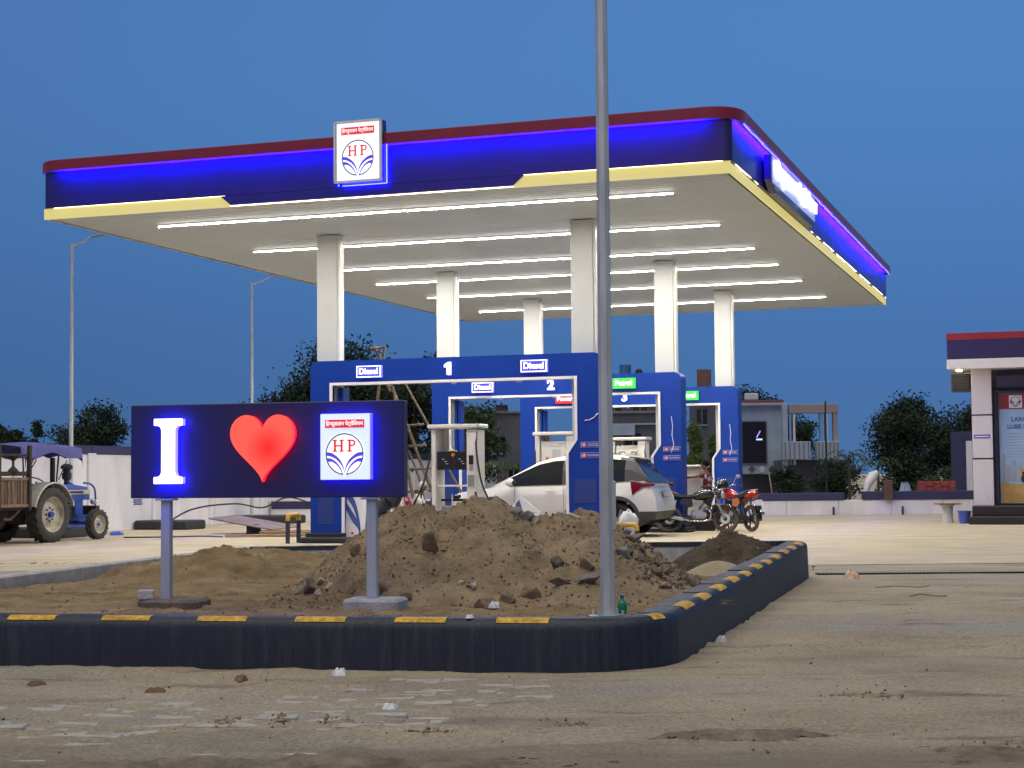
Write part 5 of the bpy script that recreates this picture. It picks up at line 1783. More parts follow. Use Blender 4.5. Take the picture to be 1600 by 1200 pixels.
GXs = [-3.66 + 3.56 * k / 60 for k in range(61)]
gr = []
for x in GXs:
    zb_, zr = sho(x) - .01, roof(x); f = max(0, min(1, (zr - zb_) / .6)); h_ = hw(x)
    hb = h_ * .93; hr = h_ * .93 - .20 * f
    row = [(hb, zb_), (hb - .05 * f, zb_ + (zr - zb_) * .5), (hr + .03, zb_ + (zr - zb_) * .86), (hr - .04, zb_ + (zr - zb_) * .965), (hr - .16, zr - .0), (0, zr + .018 * f)]
    gr.append([(x, -y, z) for y, z in row] + [(x, y, z) for y, z in row[-2::-1]])
roofm, wind, rearg = MB(), MB(), MB(); sides = {}
for i in range(60):
    xm = (GXs[i] + GXs[i + 1]) / 2
    for j in range(10):
        q = [gr[i][j], gr[i + 1][j], gr[i + 1][j + 1], gr[i][j + 1]]
        if j in (0, 1, 8, 9):
            sd = 0 if j < 2 else 1
            if xm < -3.2: key = 'a'
            elif xm < -2.0: key = (sd, 'front')
            elif xm < -1.9: key = 'p'
            elif xm < -1.05: key = (sd, 'rear')
            elif xm < -.96: key = 'p'
            elif xm < -.62: key = (sd, 'quarter')
            else: key = 'p'
            sides.setdefault(key, MB()).add(q, [(0, 1, 2, 3)])
        elif j in (2, 7): (roofm if xm < -.75 else sides.setdefault('p', MB())).add(q, [(0, 1, 2, 3)])
        elif xm < -2.53: wind.add(q, [(0, 1, 2, 3)])
        elif xm > -.47: rearg.add(q, [(0, 1, 2, 3)])
        else: roofm.add(q, [(0, 1, 2, 3)])
roofm.build('roof', M_CARW, car, smooth=40); wind.build('windscreen', G_CAR, car, smooth=40); rearg.build('rear_window', G_CAR, car, smooth=40)
for key, m_ in sides.items():
    if key == 'a': m_.build('front_pillar', M_CARW, car, smooth=40)
    elif key == 'p': m_.build('dark_pillar', M_CLAD, car, smooth=40, kind='stuff')
    else: m_.build('side_window', G_CAR, car, smooth=40)
MB().grid([[(-.62, y, 1.69), (-.36, y * .97, 1.665), (-.37, y * .97, 1.64), (-.60, y, 1.655)] for y in [-.62 + 1.24 * k / 8 for k in range(9)]], closed=True).build('spoiler', M_CARW, car, smooth=40)
for sg in (-1, 1):
    MB().tube([(x, sg * (hw(x) * .94 + .006), sho(x) + .004) for x in [-3.1 + 2.6 * k / 14 for k in range(15)]], .012, 6).build('belt_strip', M_CHROME, car)
    MB().tube([(x, sg * .66, roof(x) + .03) for x in [-2.0 + 1.3 * k / 8 for k in range(9)]], .014, 6).build('roof_rail', M_CHROME, car)
    mr_ = MB().ball((-3.1, sg * 1.06, 1.16), (.10, .12, .085), 14, 8).build('mirror', M_CARW, car, smooth=60)
    MB().ball((-3.05, sg * 1.05, 1.16), (.06, .10, .065), 12, 6).build('mirror_glass', M_BLACK, mr_)
    # tail lamp wraps from flank to hatch
    top = [(-.50, 1.18), (-.38, 1.165), (-.25, 1.14), (-.10, 1.13), (.0, 1.12)]; bot = [(-.46, .88), (-.38, .94), (-.25, 1.03), (-.10, 1.06), (.0, 1.07)]
    P = []
    for (x0, z0), (x1, z1) in zip(top, bot):
        def yy(x): return sg * (hw(max(-4.6, min(0, x))) * .99 + .014)
        P.append([(x0, yy(x0) - sg * .02, z0), ((x0 + x1) / 2, yy((x0 + x1) / 2) + sg * .008, (z0 + z1) / 2), (x1, yy(x1), z1)])
    tl_ = MB().grid(P).build('tail_lamp', M_TAIL, car, smooth=60)
    MB().tube([p[0] for p in P], .010, 5).build('lamp_trim', M_CHROME, tl_)
    for dz in (0, 1):
        MB().box((-2.25 + .98 * dz, sg * (.952), .98), (.2, .022, .026), bev=.006).build('door_handle', M_CARW, car)
    for xd in (-3.05, -1.95, -1.02):
        MB().tube([(xd, sg * (hw(xd) * 1.0 + .001), z) for z in (.45, .62, .82)] + [(xd, sg * (hw(xd) * .986 + .001), .99), (xd, sg * (hw(xd) * .95), 1.08)], .0035, 4).build('door_seam', M_BLACK, car)
    MB().ball((-4.40, sg * .70, .86), (.16, .13, .07), 12, 8).build('headlamp', G_CAR, car, smooth=60)
MB().box((-.06, 0, 1.12), (.03, 1.5, .03), bev=.008).build('hatch_strip', M_CHROME, car)
pl = MB().box((.028, 0, .90), (.02, .50, .13), bev=.004, rot=Matrix.Rotation(-.18, 3, 'Y')).build('number_plate', pbr('plate_frame', (.06, .06, .07), .5), car)
MB().box((.040, 0, .90), (.008, .45, .10), rot=Matrix.Rotation(-.18, 3, 'Y')).build('plate_face', M_GREYINK, pl)
MB().box((-4.58, 0, .66), (.05, 1.0, .24), bev=.02).build('grille', M_BLACK, car)


def wheel(parent, c, r, w, side, mat_rim, nsp=5, tw=.10):
    """axis along y; side -1 = outer face towards -y"""
    t = MB().torus(c, (0, 1, 0), r - tw, tw, 32, 12, sy=w / (2 * tw)).build('wheel', M_BLACK, parent, smooth=50)
    m = MB()
    m.lathe([(r - tw * 1.65, -w * .46), (r - tw * 1.75, -w * .40), (r - tw * 2.0, -w * .2), (r - tw * 2.0, w * .3), (0.02, w * .3)], c, (0, -side, 0) if side > 0 else (0, 1, 0), 28)
    for k in range(nsp):
        a = 2 * math.pi * k / nsp; rr = (r - tw * 1.7)
        d = Vector((math.cos(a), 0, math.sin(a)))
        m.box(Vector(c) + d * rr * .5 + Vector((0, side * w * .33, 0)), (rr, .03, rr * .20), bev=.008, rot=Matrix.Rotation(-a, 3, 'Y'))
    m.cyl(Vector(c) + Vector((0, side * w * .25, 0)), Vector(c) + Vector((0, side * w * .42, 0)), r * .14, n=12)
    m.build('rim', mat_rim, t, smooth=40)
    return t


for xc in (XR, XF):
    for sg in (-1, 1):
        wheel(car, (xc, sg * .80, .37), .37, .23, sg, M_RIM, 5, .085)

# ================================================================== MOTORCYCLES
M_BIKEBLK = pbr('bike_black', (.016, .017, .02), .18, var=.1, coat=.5)
M_BIKERED = pbr('bike_red', (.42, .02, .02), .2, var=.1, coat=.5)
M_BIKEORG = pbr('bike_orange', (.5, .16, .03), .3, var=.1)
M_ENG = pbr('engine_alloy', (.42, .42, .42), .35, .8, var=.2, scale=12)
M_DUSTY = pbr('dusty_tyre', (.11, .085, .06), .9, var=.35, scale=10)
M_SEAT = pbr('seat_vinyl', (.02, .02, .022), .55, var=.1)


def motorcycle(lab, loc, rz, tank_m, panel_m, steer, lean, tailm):
    t = thing('motorcycle', lab, 'motorcycle', loc, rz, 'motorcycles parked by the second portal')
    t.rotation_euler = (lean, 0, rz)

    def bw(c, yaw=0):
        w = MB().torus((0, 0, 0), (0, 1, 0), .262, .042, 34, 8).build('wheel', M_DUSTY, t, smooth=50)
        w.location = c; w.rotation_euler = (0, 0, yaw)
        m = MB(); m.torus((0, 0, 0), (0, 1, 0), .222, .014, 30, 6, sy=1.6)
        for k in range(5):
            a = 2 * math.pi * k / 5
            m.box((.115 * math.cos(a), 0, .115 * math.sin(a)), (.21, .024, .04), bev=.006, rot=Matrix.Rotation(-a, 3, 'Y'))
        m.cyl((0, -.05, 0), (0, .05, 0), .055, n=14)
        m.build('rim', M_DARKST, w, smooth=40)
        MB().lathe([(.05, 0), (.115, 0), (.115, .005), (.05, .005)], (0, -.06, 0), (0, 1, 0), 22).build('brake_disc', M_STEEL, w)
        return w
    bw((-.63, 0, .302)); bw((.63, 0, .302), steer)
    ca_, sa_ = math.cos(steer), math.sin(steer)

    def st2(p):  # steer the front assembly about the head
        x, y, z = p; hx = .40; return (hx + (x - hx) * ca_ - y * sa_, (x - hx) * sa_ + y * ca_, z)
    for sg in (-1, 1):
        MB().tube([st2((.63, sg * .075, .30)), st2((.50, sg * .075, .62))], .024, 8).build('fork_leg', M_ENG, t, smooth=50)
        MB().tube([st2((.52, sg * .075, .57)), st2((.38, sg * .075, .95))], .017, 8).build('fork_tube', M_CHROME, t, smooth=50)
    MB().grid([[st2((.63 + .325 * math.cos(R(a)), y, .302 + .325 * math.sin(R(a)) - abs(y) * .3)) for y in (-.062, -.04, 0, .04, .062)] for a in range(10, 165, 12)]).build('front_mudguard', panel_m, t, smooth=60)
    hl_ = MB().ball(st2((.50, 0, .86)), (.10, .095, .105), 16, 10).build('headlamp', panel_m, t, smooth=60)
    MB().ball(st2((.56, 0, .85)), (.055, .075, .085), 14, 8).build('lens', M_GREYINK, hl_, smooth=60)
    MB().tube(smoothpath([st2((.28, -.36, 1.0)), st2((.34, -.26, 1.045)), st2((.40, -.12, 1.0)), st2((.40, .12, 1.0)), st2((.34, .26, 1.045)), st2((.28, .36, 1.0))], 4), .012, 8).build('handlebar', M_CHROME, t, smooth=50)
    for sg in (-1, 1):
        MB().tube([st2((.30, sg * .32, 1.02)), st2((.22, sg * .42, .99))], .019, 8).build('grip', M_BLACK, t)
        mm = MB().tube([st2((.35, sg * .27, 1.04)), st2((.36, sg * .36, 1.17)), st2((.34, sg * .42, 1.21))], .007, 6).build('mirror', M_CHROME, t)
        MB().ball(st2((.33, sg * .43, 1.22)), (.022, .075, .05), 12, 8).build('mirror_glass', M_CHROME if sg > 0 else M_HOUSE, mm, smooth=60)
        MB().ball(st2((.46, sg * .15, .80)), (.035, .03, .025), 10, 6).build('indicator', M_BIKEORG, t, smooth=60)
    # tank lofted
    P = []
    for x, zt, zb_, w in ((.36, .86, .80, .05), (.32, .93, .74, .11), (.22, .965, .72, .145), (.08, .955, .72, .15), (-.05, .90, .73, .11), (-.12, .84, .76, .06)):
        P.append([(x, w * math.cos(2 * math.pi * k / 14), (zt + zb_) / 2 + (zt - zb_) / 2 * math.sin(2 * math.pi * k / 14)) for k in range(14)])
    tk_ = MB().grid(P, closed=True); tk_.add(P[0], [tuple(range(14))]); tk_.add(P[-1], [tuple(range(14))])
    tk_ = tk_.build('tank', tank_m, t, smooth=50)
    MB().cyl((.13, 0, .955), (.13, 0, .975), .03, n=14).build('filler_cap', M_CHROME, tk_)
    P = []
    for x, z, w, th in ((-.08, .815, .09, .05), (-.22, .80, .125, .06), (-.40, .815, .13, .06), (-.60, .845, .12, .05), (-.74, .87, .07, .03)):
        P.append([(x, w, z - th * .3), (x, w * .9, z + th * .6), (x, 0, z + th * .8), (x, -w * .9, z + th * .6), (x, -w, z - th * .3), (x, 0, z - th)])
    MB().grid(P, closed=True).build('seat', M_SEAT, t, smooth=50)
    for sg in (-1, 1):
        MB().prism([(-.10, .60), (-.12, .74), (-.34, .77), (-.40, .66), (-.26, .56)], sg * .10, sg * .125).build('side_panel', panel_m, t)
        MB().tube([(-.60, sg * .10, .32), (-.48, sg * .12, .72)], .024, 8).build('shock_absorber', M_CHROME if sg < 0 else M_DARKST, t)
        MB().tube(smoothpath([(-.42, sg * .13, .86), (-.62, sg * .13, .93), (-.84, sg * .09, .95), (-.90, 0, .95)], 4), .012, 6).build('grab_rail', M_CHROME, t)
        MB().tube([(-.05, sg * .08, .36), (-.05, sg * .24, .34)], .014, 6).build('footpeg', M_BLACK, t)
    P = []
    for x, z, w, th in ((-.55, .80, .09, .08), (-.72, .83, .10, .10), (-.86, .855, .085, .085), (-.93, .86, .05, .05)):
        P.append([(x, w * math.cos(2 * math.pi * k / 10), z + th * math.sin(2 * math.pi * k / 10)) for k in range(10)])
    tc_ = MB().grid(P, closed=True); tc_.add(P[-1], [tuple(range(10))]); tc_.build('tail_cowl', tailm, t, smooth=50)
    MB().ball((-.935, 0, .855), (.03, .07, .04), 12, 8).build('tail_lamp', M_TAIL, t, smooth=60)
    MB().grid([[(-.63 + .335 * math.cos(R(a)), y, .302 + .335 * math.sin(R(a))) for y in (-.07, 0, .07)] for a in range(70, 196, 12)]).build('rear_mudguard', M_BIKEBLK, t, smooth=60)
    MB().box((-.98, 0, .66), (.012, .20, .13), bev=.003, rot=Matrix.Rotation(.25, 3, 'Y')).build('number_plate', M_WHITE, t)
    MB().box((-.955, 0, .58), (.012, .13, .16), rot=Matrix.Rotation(.35, 3, 'Y')).build('mud_flap', M_BLACK, t)
    e_ = MB().box((.02, 0, .40), (.34, .19, .20), bev=.04).cyl((.06, 0, .44), (.20, 0, .62), .085, .08, 14).cyl((-.02, -.125, .40), (-.02, .125, .40), .095, n=16).cyl((.13, -.11, .39), (.13, .11, .39), .07, n=14).build('engine', M_ENG, t, smooth=40)
    fb = MB()
    for k in range(5):
        c_ = Vector((.10 + .025 * k, 0, .50 + .03 * k)); fb.box(c_, (.20, .20, .010), rot=Matrix.Rotation(R(38), 3, 'Y'))
    fb.build('cooling_fins', M_DARKST, e_)
    MB().tube(smoothpath([(.19, -.06, .55), (.30, -.09, .42), (.22, -.13, .27), (-.1, -.15, .25), (-.3, -.16, .28)], 5), .021, 8).build('exhaust_pipe', M_CHROME, t, smooth=50)
    MB().tube([(-.28, -.16, .28), (-.36, -.165, .295), (-.82, -.18, .40), (-.88, -.18, .41)], [.022, .045, .05, .03], 12).build('silencer', M_CHROME, t, smooth=40)
    MB().tube(smoothpath([(.38, 0, .86), (.30, 0, .66), (.24, 0, .36), (.0, 0, .28), (-.24, 0, .30), (-.26, 0, .7), (-.6, 0, .80)], 4), .022, 8).build('frame', M_DARKST, t, smooth=50)
    MB().prism([(-.05, .40), (-.05, .30), (-.60, .25), (-.72, .30), (-.62, .37), (-.3, .38)], .09, .115).build('chain_case', M_DARKST, t)
    for sg in (-1, 1): MB().tube([(-.1, sg * .05, .32), (-.63, sg * .075, .302)], .02, 6).build('swing_arm', M_DARKST, t)
    MB().tube(smoothpath([(.26, -.05, .66), (.30, -.26, .52), (.27, -.25, .30), (.22, -.06, .26)], 5), .013, 6).build('crash_guard', M_CHROME, t, smooth=50)
    MB().tube([(-.05, .12, .27), (-.12, .24, .02)], .012, 6).build('side_stand', M_DARKST, t)
    return t


motorcycle('black motorcycle parked facing right behind the white car', (4.13, 37.05, 0), -.10, M_BIKEBLK, M_BIKEBLK, -.35, -.10, M_BIKEBLK)
mb2 = motorcycle('red and orange motorcycle seen from behind with number plate, right of the black motorcycle', (5.10, 37.95, 0), R(117), M_BIKERED, M_BIKEORG, .15, -.06, M_BIKERED)
hm = thing('helmet', 'glossy black helmet resting on the red motorcycle tank', 'helmet', (4.82, 38.05, 1.03), R(200))
P = []
for k in range(9):
    ph = math.pi * .62 * k / 8
    P.append([(.15 * math.sin(ph) * math.cos(2 * math.pi * q / 18) * 1.12, .13 * math.sin(ph) * math.sin(2 * math.pi * q / 18), .15 * math.cos(ph)) for q in range(18)])
MB().grid(P, closed=True).build('shell', M_BIKEBLK, hm, smooth=60)
MB().grid([[(.152 * 1.12 * math.cos(a), .134 * math.sin(a), z) for z in (-.04, .035)] for a in [R(-70 + 14 * k) for k in range(11)]]).build('visor', G_CAR, hm, smooth=60)
MB().torus((0, 0, -.055), (0, 0, 1), .142, .012, 20, 6).build('rim_trim', M_CHROME, hm)
o = MB().box((0, 0, .13), (.62, .4, .26), bev=.03).build('black_crate', M_BLACK); o.location = (4.35, 38.3, 0); tag(o, 'low black crate on the ground behind the black motorcycle', 'crate')

# ================================================================== PEOPLE
M_SKIN = pbr('skin', (.20, .105, .065), .5, var=.08, scale=9)
M_HAIRB = pbr('hair_black', (.008, .007, .007), .9, var=.3, scale=40, spec=.1)
M_HAIRW = pbr('hair_white', (.50, .50, .50), .7, var=.15, scale=40)


def skin_mesh(name, verts, edges, radii, root, mat, parent, sub=2):
    me = bpy.data.meshes.new(name); me.from_pydata(verts, edges, []); me.materials.append(mat)
    ob = bpy.data.objects.new(name, me); COL.objects.link(ob)
    md = ob.modifiers.new('skin', 'SKIN'); md.use_smooth_shade = True
    for i, r_ in enumerate(radii):
        rr = r_ if isinstance(r_, tuple) else (r_, r_)
        me.skin_vertices[0].data[i].radius = rr
    me.skin_vertices[0].data[root].use_root = True
    ss_ = ob.modifiers.new('sub', 'SUBSURF'); ss_.levels = sub; ss_.render_levels = sub
    dg = bpy.context.evaluated_depsgraph_get(); dg.update()
    m2 = bpy.data.meshes.new_from_object(ob.evaluated_get(dg))
    bpy.data.objects.remove(ob); bpy.data.meshes.remove(me)
    m2.name = name
    if not m2.materials: m2.materials.append(mat)
    return link(name, m2, parent)


def person(lab, loc, rz, J, shirt_m, trouser_m, hair_m, hscale=1.0, beard=None, sleeve=.6, build_=1.0):
    """local +x is the way the person faces"""
    t = thing('person', lab, 'person', loc, rz)
    names = ['pel', 'spine', 'chest', 'neck', 'head', 'shL', 'elL', 'wrL', 'hdL', 'shR', 'elR', 'wrR', 'hdR', 'hiL', 'knL', 'anL', 'toL', 'hiR', 'knR', 'anR', 'toR']
    rad = dict(pel=.105, spine=.095, chest=.105, neck=.05, head=.055, shL=.052, elL=.036, wrL=.026, hdL=.03, shR=.052, elR=.036, wrR=.026, hdR=.03, hiL=.085, knL=.055, anL=.037, toL=.03, hiR=.085, knR=.055, anR=.037, toR=.03)
    E = [('pel', 'spine'), ('spine', 'chest'), ('chest', 'neck'), ('neck', 'head')]
    for s_ in 'LR':
        E += [('chest', 'sh' + s_), ('sh' + s_, 'el' + s_), ('el' + s_, 'wr' + s_), ('wr' + s_, 'hd' + s_), ('pel', 'hi' + s_), ('hi' + s_, 'kn' + s_), ('kn' + s_, 'an' + s_), ('an' + s_, 'to' + s_)]
    idx = {n: i for i, n in enumerate(names)}
    skin_mesh('body', [J[n] for n in names], [(idx[a], idx[b]) for a, b in E], [rad[n] * build_ for n in names], 0, M_SKIN, t)
    # shirt
    V = {n: Vector(J[n]) for n in names}
    sv = [V['pel'] + Vector((0, 0, .02)), V['spine'], V['chest'], V['neck'] - Vector((0, 0, .06))]; se = [(0, 1), (1, 2), (2, 3)]; sr = [.135, .125, .13, .085]
    for s_ in 'LR':
        k = len(sv); sv += [V['sh' + s_], V['sh' + s_].lerp(V['el' + s_], sleeve)]; se += [(2, k), (k, k + 1)]; sr += [.072, .062]
    skin_mesh('shirt', sv, se, [r_ * build_ for r_ in sr], 0, shirt_m, t)
    tv = [V['pel']]; te = []; tr = [.125]
    for s_ in 'LR':
        k = len(tv); tv += [V['hi' + s_], V['kn' + s_], V['kn' + s_].lerp(V['an' + s_], .9)]; te += [(0, k), (k, k + 1), (k + 1, k + 2)]; tr += [.098, .075, .062]
        MB().ball(V['an' + s_].lerp(V['to' + s_], .55) - Vector((0, 0, .01)), (.12, .045, .04), 12, 8).build('shoe', M_BLACK, t, smooth=60)
    skin_mesh('trousers', tv, te, [r_ * build_ for r_ in tr], 0, trouser_m, t)
    # hands: four fingers and a thumb each
    for s_ in 'LR':
        w, h_ = V['wr' + s_], V['hd' + s_]; d = (h_ - w).normalized(); side = d.cross(Vector((0, 0, 1)))
        side = side.normalized() if side.length > .1 else Vector((0, 1, 0)); up = side.cross(d)
        m_ = MB(); m_.ball(w.lerp(h_, .9), (.05, .05, .03), 10, 6)
        for q in range(4):
            b0 = h_ + side * (.026 - .0175 * q) + d * .01; ln = (.058, .07, .066, .05)[q]
            m_.tube([b0, b0 + d * ln * .55 - up * .004, b0 + d * ln * .9 - up * .02, b0 + d * ln - up * .034], [.0105, .0098, .009, .007], 6)
        b0 = w.lerp(h_, .5) + side * .03
        m_.tube([b0, b0 + side * .022 + d * .02 - up * .01, b0 + side * .022 + d * .05 - up * .02], [.012, .011, .008], 6)
        m_.build('hand', M_SKIN, t, smooth=60)
    # head
    hd = V['head'] + Vector((.012, 0, .075)); hs = hscale
    P = []
    prof = [(-.118, .020, .022), (-.105, .046, .040), (-.085, .060, .054), (-.055, .072, .066), (-.02, .082, .072), (.02, .090, .076), (.055, .088, .075), (.085, .072, .062), (.105, .045, .040), (.115, .012, .012)]
    for z, rx, ry in prof:
        row = []
        for k in range(20):
            a = 2 * math.pi * k / 20; x = rx * math.cos(a); y = ry * math.sin(a)
            if z < -.05 and x > 0: x *= 1.12
            if z < -.05 and x < 0: x *= .72
            row.append(tuple(hd + Vector((x, y, z)) * hs))
        P.append(row)
    hh = MB().grid(P, closed=True); hh.add(P[0], [tuple(range(20))]); hh.add(P[-1], [tuple(range(20))])
    hh.prism([(.080 * hs + hd.x, -.028 * hs + hd.z), (.108 * hs + hd.x, -.036 * hs + hd.z), (.086 * hs + hd.x, .014 * hs + hd.z)], hd.y - .013, hd.y + .013)
    for sg in (-1, 1):
        hh.ball(hd + Vector((-.008, sg * .077, -.012)) * hs, (.02 * hs, .010 * hs, .032 * hs), 10, 6)
    hh.box(hd + Vector((.079, 0, -.064)) * hs, (.016, .044, .012), bev=.004)
    hobj = hh.build('head', M_SKIN, t, smooth=50)
    ey = MB()
    for sg in (-1, 1): ey.ball(hd + Vector((.080, sg * .030, .006)) * hs, .011, 8, 6)
    ey.build('eyes', M_BLACK, hobj)
    P = []
    for k in range(9):
        ph = math.pi * .60 * k / 8
        row = []
        for q in range(22):
            a = 2 * math.pi * q / 22; cut = 1.0
            f = max(0, math.cos(a))
            phh = ph * (1 - .42 * f)
            row.append(tuple(hd + Vector((-.006 + .099 * math.sin(phh) * math.cos(a), .086 * math.sin(phh) * math.sin(a), .012 + .117 * math.cos(phh) + .004 * math.sin(a * 7 + k))) * hs))
        P.append(row)
    MB().grid(P, closed=True).build('hair', hair_m, hobj, smooth=60)
    if beard is not None:
        MB().ball(hd + Vector((.055, 0, -.098)) * hs, (.045, .05, .035), 10, 8).build('beard', beard, hobj, smooth=60)
    return t


boyJ = dict(pel=(0, 0, .86), spine=(.0, 0, 1.02), chest=(.01, 0, 1.20), neck=(.02, 0, 1.36), head=(.045, 0, 1.44),
            shL=(.02, .155, 1.29), elL=(.27, .16, 1.245), wrL=(.49, .12, 1.25), hdL=(.56, .11, 1.245), shR=(.02, -.155, 1.29), elR=(.26, -.17, 1.25), wrR=(.47, -.13, 1.22), hdR=(.54, -.12, 1.215),
            hiL=(0, .085, .80), knL=(.03, .10, .44), anL=(-.02, .10, .08), toL=(.10, .11, .035), hiR=(0, -.085, .80), knR=(.0, -.10, .44), anR=(-.04, -.10, .08), toR=(.09, -.11, .035))
person('boy in a maroon shirt standing with both arms stretched forward, behind the black motorcycle', tuple(S(-3.06, 12.1)), math.pi - ANG + .05, boyJ, pbr('shirt_maroon', (.13, .012, .022), .8, var=.2, scale=8, bump=.3, bscale=30), pbr('trousers_dark', (.02, .02, .025), .85), M_HAIRB, 1.0)
manJ = dict(pel=(0, 0, .50), spine=(.04, 0, .64), chest=(.10, 0, .80), neck=(.15, 0, .93), head=(.19, 0, 1.0),
            shL=(.10, .165, .875), elL=(.20, .21, .64), wrL=(.40, .14, .58), hdL=(.46, .12, .57), shR=(.10, -.165, .875), elR=(.20, -.21, .64), wrR=(.40, -.14, .58), hdR=(.46, -.12, .57),
            hiL=(.05, .09, .49), knL=(.46, .13, .50), anL=(.46, .13, .10), toL=(.58, .14, .04), hiR=(.05, -.09, .49), knR=(.46, -.13, .50), anR=(.44, -.13, .10), toR=(.56, -.14, .04))
person('white haired man in white shirt sitting on a chair beyond the earth heap', tuple(S(-8.30, 6.6)), -.15, manJ, pbr('shirt_white', (.62, .63, .60), .85, var=.1, scale=8, bump=.3, bscale=25), pbr('lungi_white', (.5, .5, .48), .85), M_HAIRW, .98, M_HAIRW, .75)


def chair(lab, u, v, rz, m):
    t = thing('plastic_chair', lab, 'chair', S(u, v), rz, 'plastic chairs beyond the earth heap')
    MB().box((0, 0, .43), (.44, .44, .03), bev=.012).build('seat', m, t)
    for x in (-.18, .18):
        for y in (-.18, .18):
            MB().box((x * 1.1, y * 1.1, .21), (.045, .045, .42), bev=.01).build('leg', m, t)
    bk_ = MB(); P = [(-.20, -.21), (-.24, -.20), (-.27, -.12), (-.28, 0), (-.27, .12), (-.24, .20), (-.20, .21)]
    for y, w in ((-.17, .05), (-.06, .035), (.06, .035), (.17, .05)):
        bk_.tube([(-.20, y, .44), (-.24, y * 1.02, .66), (-.28, y * .9, .88)], w * .5, 6)
    bk_.tube(smoothpath([(-.20, -.20, .44), (-.26, -.20, .72), (-.285, -.12, .89), (-.29, 0, .91), (-.285, .12, .89), (-.26, .20, .72), (-.20, .20, .44)], 4), .022, 6)
    bk_.build('backrest', m, t, smooth=50)
    for sg in (-1, 1):
        MB().tube(smoothpath([(-.22, sg * .22, .62), (0, sg * .25, .65), (.20, sg * .24, .62), (.21, sg * .21, .42)], 4), .02, 6).build('armrest', m, t, smooth=50)


chair('cream plastic chair with its back towards the camera, left of the white haired man', -8.62, 6.35, R(72), pbr('chair_cream', (.62, .44, .22), .45))
chair('red plastic chair half hidden between the cream chair and the white haired man', -8.46, 6.75, R(60), pbr('chair_red', (.55, .05, .06), .45))
chair('white plastic chair under the white haired man', -8.28, 6.6, -.15, M_WHITE)

# ================================================================== TRACTOR
M_TBLUE = pbr('tractor_blue', (.018, .06, .30), .35, var=.12, scale=3)
M_TCREAM = pbr('tractor_cream', (.40, .385, .34), .5, var=.25, scale=6)
M_TRIMC = pbr('wheel_cream', (.40, .37, .28), .6, var=.3, scale=7)
M_CANVAS = pbr('canvas_blue', (.075, .085, .26), .85, var=.15, scale=4, bump=.3, bscale=12)
M_TYRE = pbr('tractor_tyre', (.040, .037, .034), .85, var=.35, scale=8)
M_DARKM = pbr('engine_dark', (.025, .025, .027), .6, .3, var=.4, scale=9)
hd_ = R(69)
tr = thing('tractor', 'old blue tractor with cream wheel rims and blue canvas sunshade by the white wall', 'tractor', (-10.25, 34.62, 0), hd_)


def big_wheel(c, r, w, side, lugs, rimr):
    t = MB().lathe([(rimr, -w * .42), (rimr + .04, -w * .5), (r * .86, -w * .5), (r * .955, -w * .42), (r * .965, 0), (r * .955, w * .42), (r * .86, w * .5), (rimr + .04, w * .5), (rimr, w * .42)], c, (0, 1, 0), 40).build('wheel', M_TYRE, tr, smooth=40)
    lg = MB()
    for k in range(lugs):
        for sg in (-1, 1):
            a = 2 * math.pi * (k + (.5 if sg > 0 else 0)) / lugs
            q = Matrix.Rotation(-a, 3, 'Y') @ Matrix.Rotation(sg * R(38), 3, 'X')
            lg.box(Vector(c) + Vector((math.cos(a) * r * .975, sg * w * .24, math.sin(a) * r * .975)), (r * .06, w * .56, r * .085), bev=.006, rot=q)
    lg.build('tread_lug', M_TYRE, t, kind='stuff')
    m = MB()
    m.lathe([(rimr + .02, w * .44), (rimr - .01, w * .40), (rimr - .03, w * .1), (rimr * .72, w * .02), (rimr * .60, w * .10), (.06, w * .14), (0, w * .14)], c, (0, side, 0), 32)
    m.build('rim', M_TRIMC, t, smooth=35)
    hb = MB().cyl(Vector(c) + Vector((0, side * w * .1, 0)), Vector(c) + Vector((0, side * w * .36, 0)), rimr * .17, n=12)
    for k in range(8):
        a = 2 * math.pi * k / 8
        p = Vector(c) + Vector((math.cos(a) * rimr * .36, 0, math.sin(a) * rimr * .36)); hb.cyl(p + Vector((0, side * w * .1, 0)), p + Vector((0, side * w * .2, 0)), rimr * .06, n=6)
    hb.build('hub', M_TBLUE, t, smooth=35)


for sg in (-1, 1):
    big_wheel((0, sg * .62, .585), .585, .33, sg, 20, .37)
    big_wheel((1.78, sg * .58, .33), .33, .19, sg, 16, .20)
    P = []
    for k in range(15):
        a = R(15 + 150 * k / 14); rr = .675
        P.append([(rr * math.cos(a), sg * .44, .585 + rr * math.sin(a) - .02), (rr * math.cos(a), sg * .46, .585 + rr * math.sin(a)), (rr * math.cos(a), sg * .80, .585 + rr * math.sin(a)), (rr * math.cos(a) * .97, sg * .81, .555 + rr * math.sin(a))])
    MB().grid(P).build('mudguard', M_TCREAM, tr, smooth=40)
    MB().prism([(.72 * math.cos(R(a)) * .92, .585 + .70 * math.sin(R(a)) * .95) for a in range(20, 165, 12)] + [(-.5, .75), (.5, .75)], sg * .43, sg * .445).build('mudguard_side', M_TBLUE, tr)
hd2 = MB()
P = []
for x, w, z0, z1 in ((.45, .27, .86, 1.19), (.9, .27, .86, 1.23), (1.5, .26, .86, 1.21), (1.95, .24, .86, 1.16), (2.02, .22, .86, 1.08)):
    P.append([(x, w, z0), (x, w, z1 - .10), (x, w * .8, z1 - .02), (x, 0, z1), (x, -w * .8, z1 - .02), (x, -w, z1 - .10), (x, -w, z0)])
hd2.grid(P); hd2.add(P[-1], [tuple(range(7))]); hd2.add(P[0], [tuple(range(7))[::-1]])
bon = hd2.build('bonnet', M_TBLUE, tr, smooth=30)
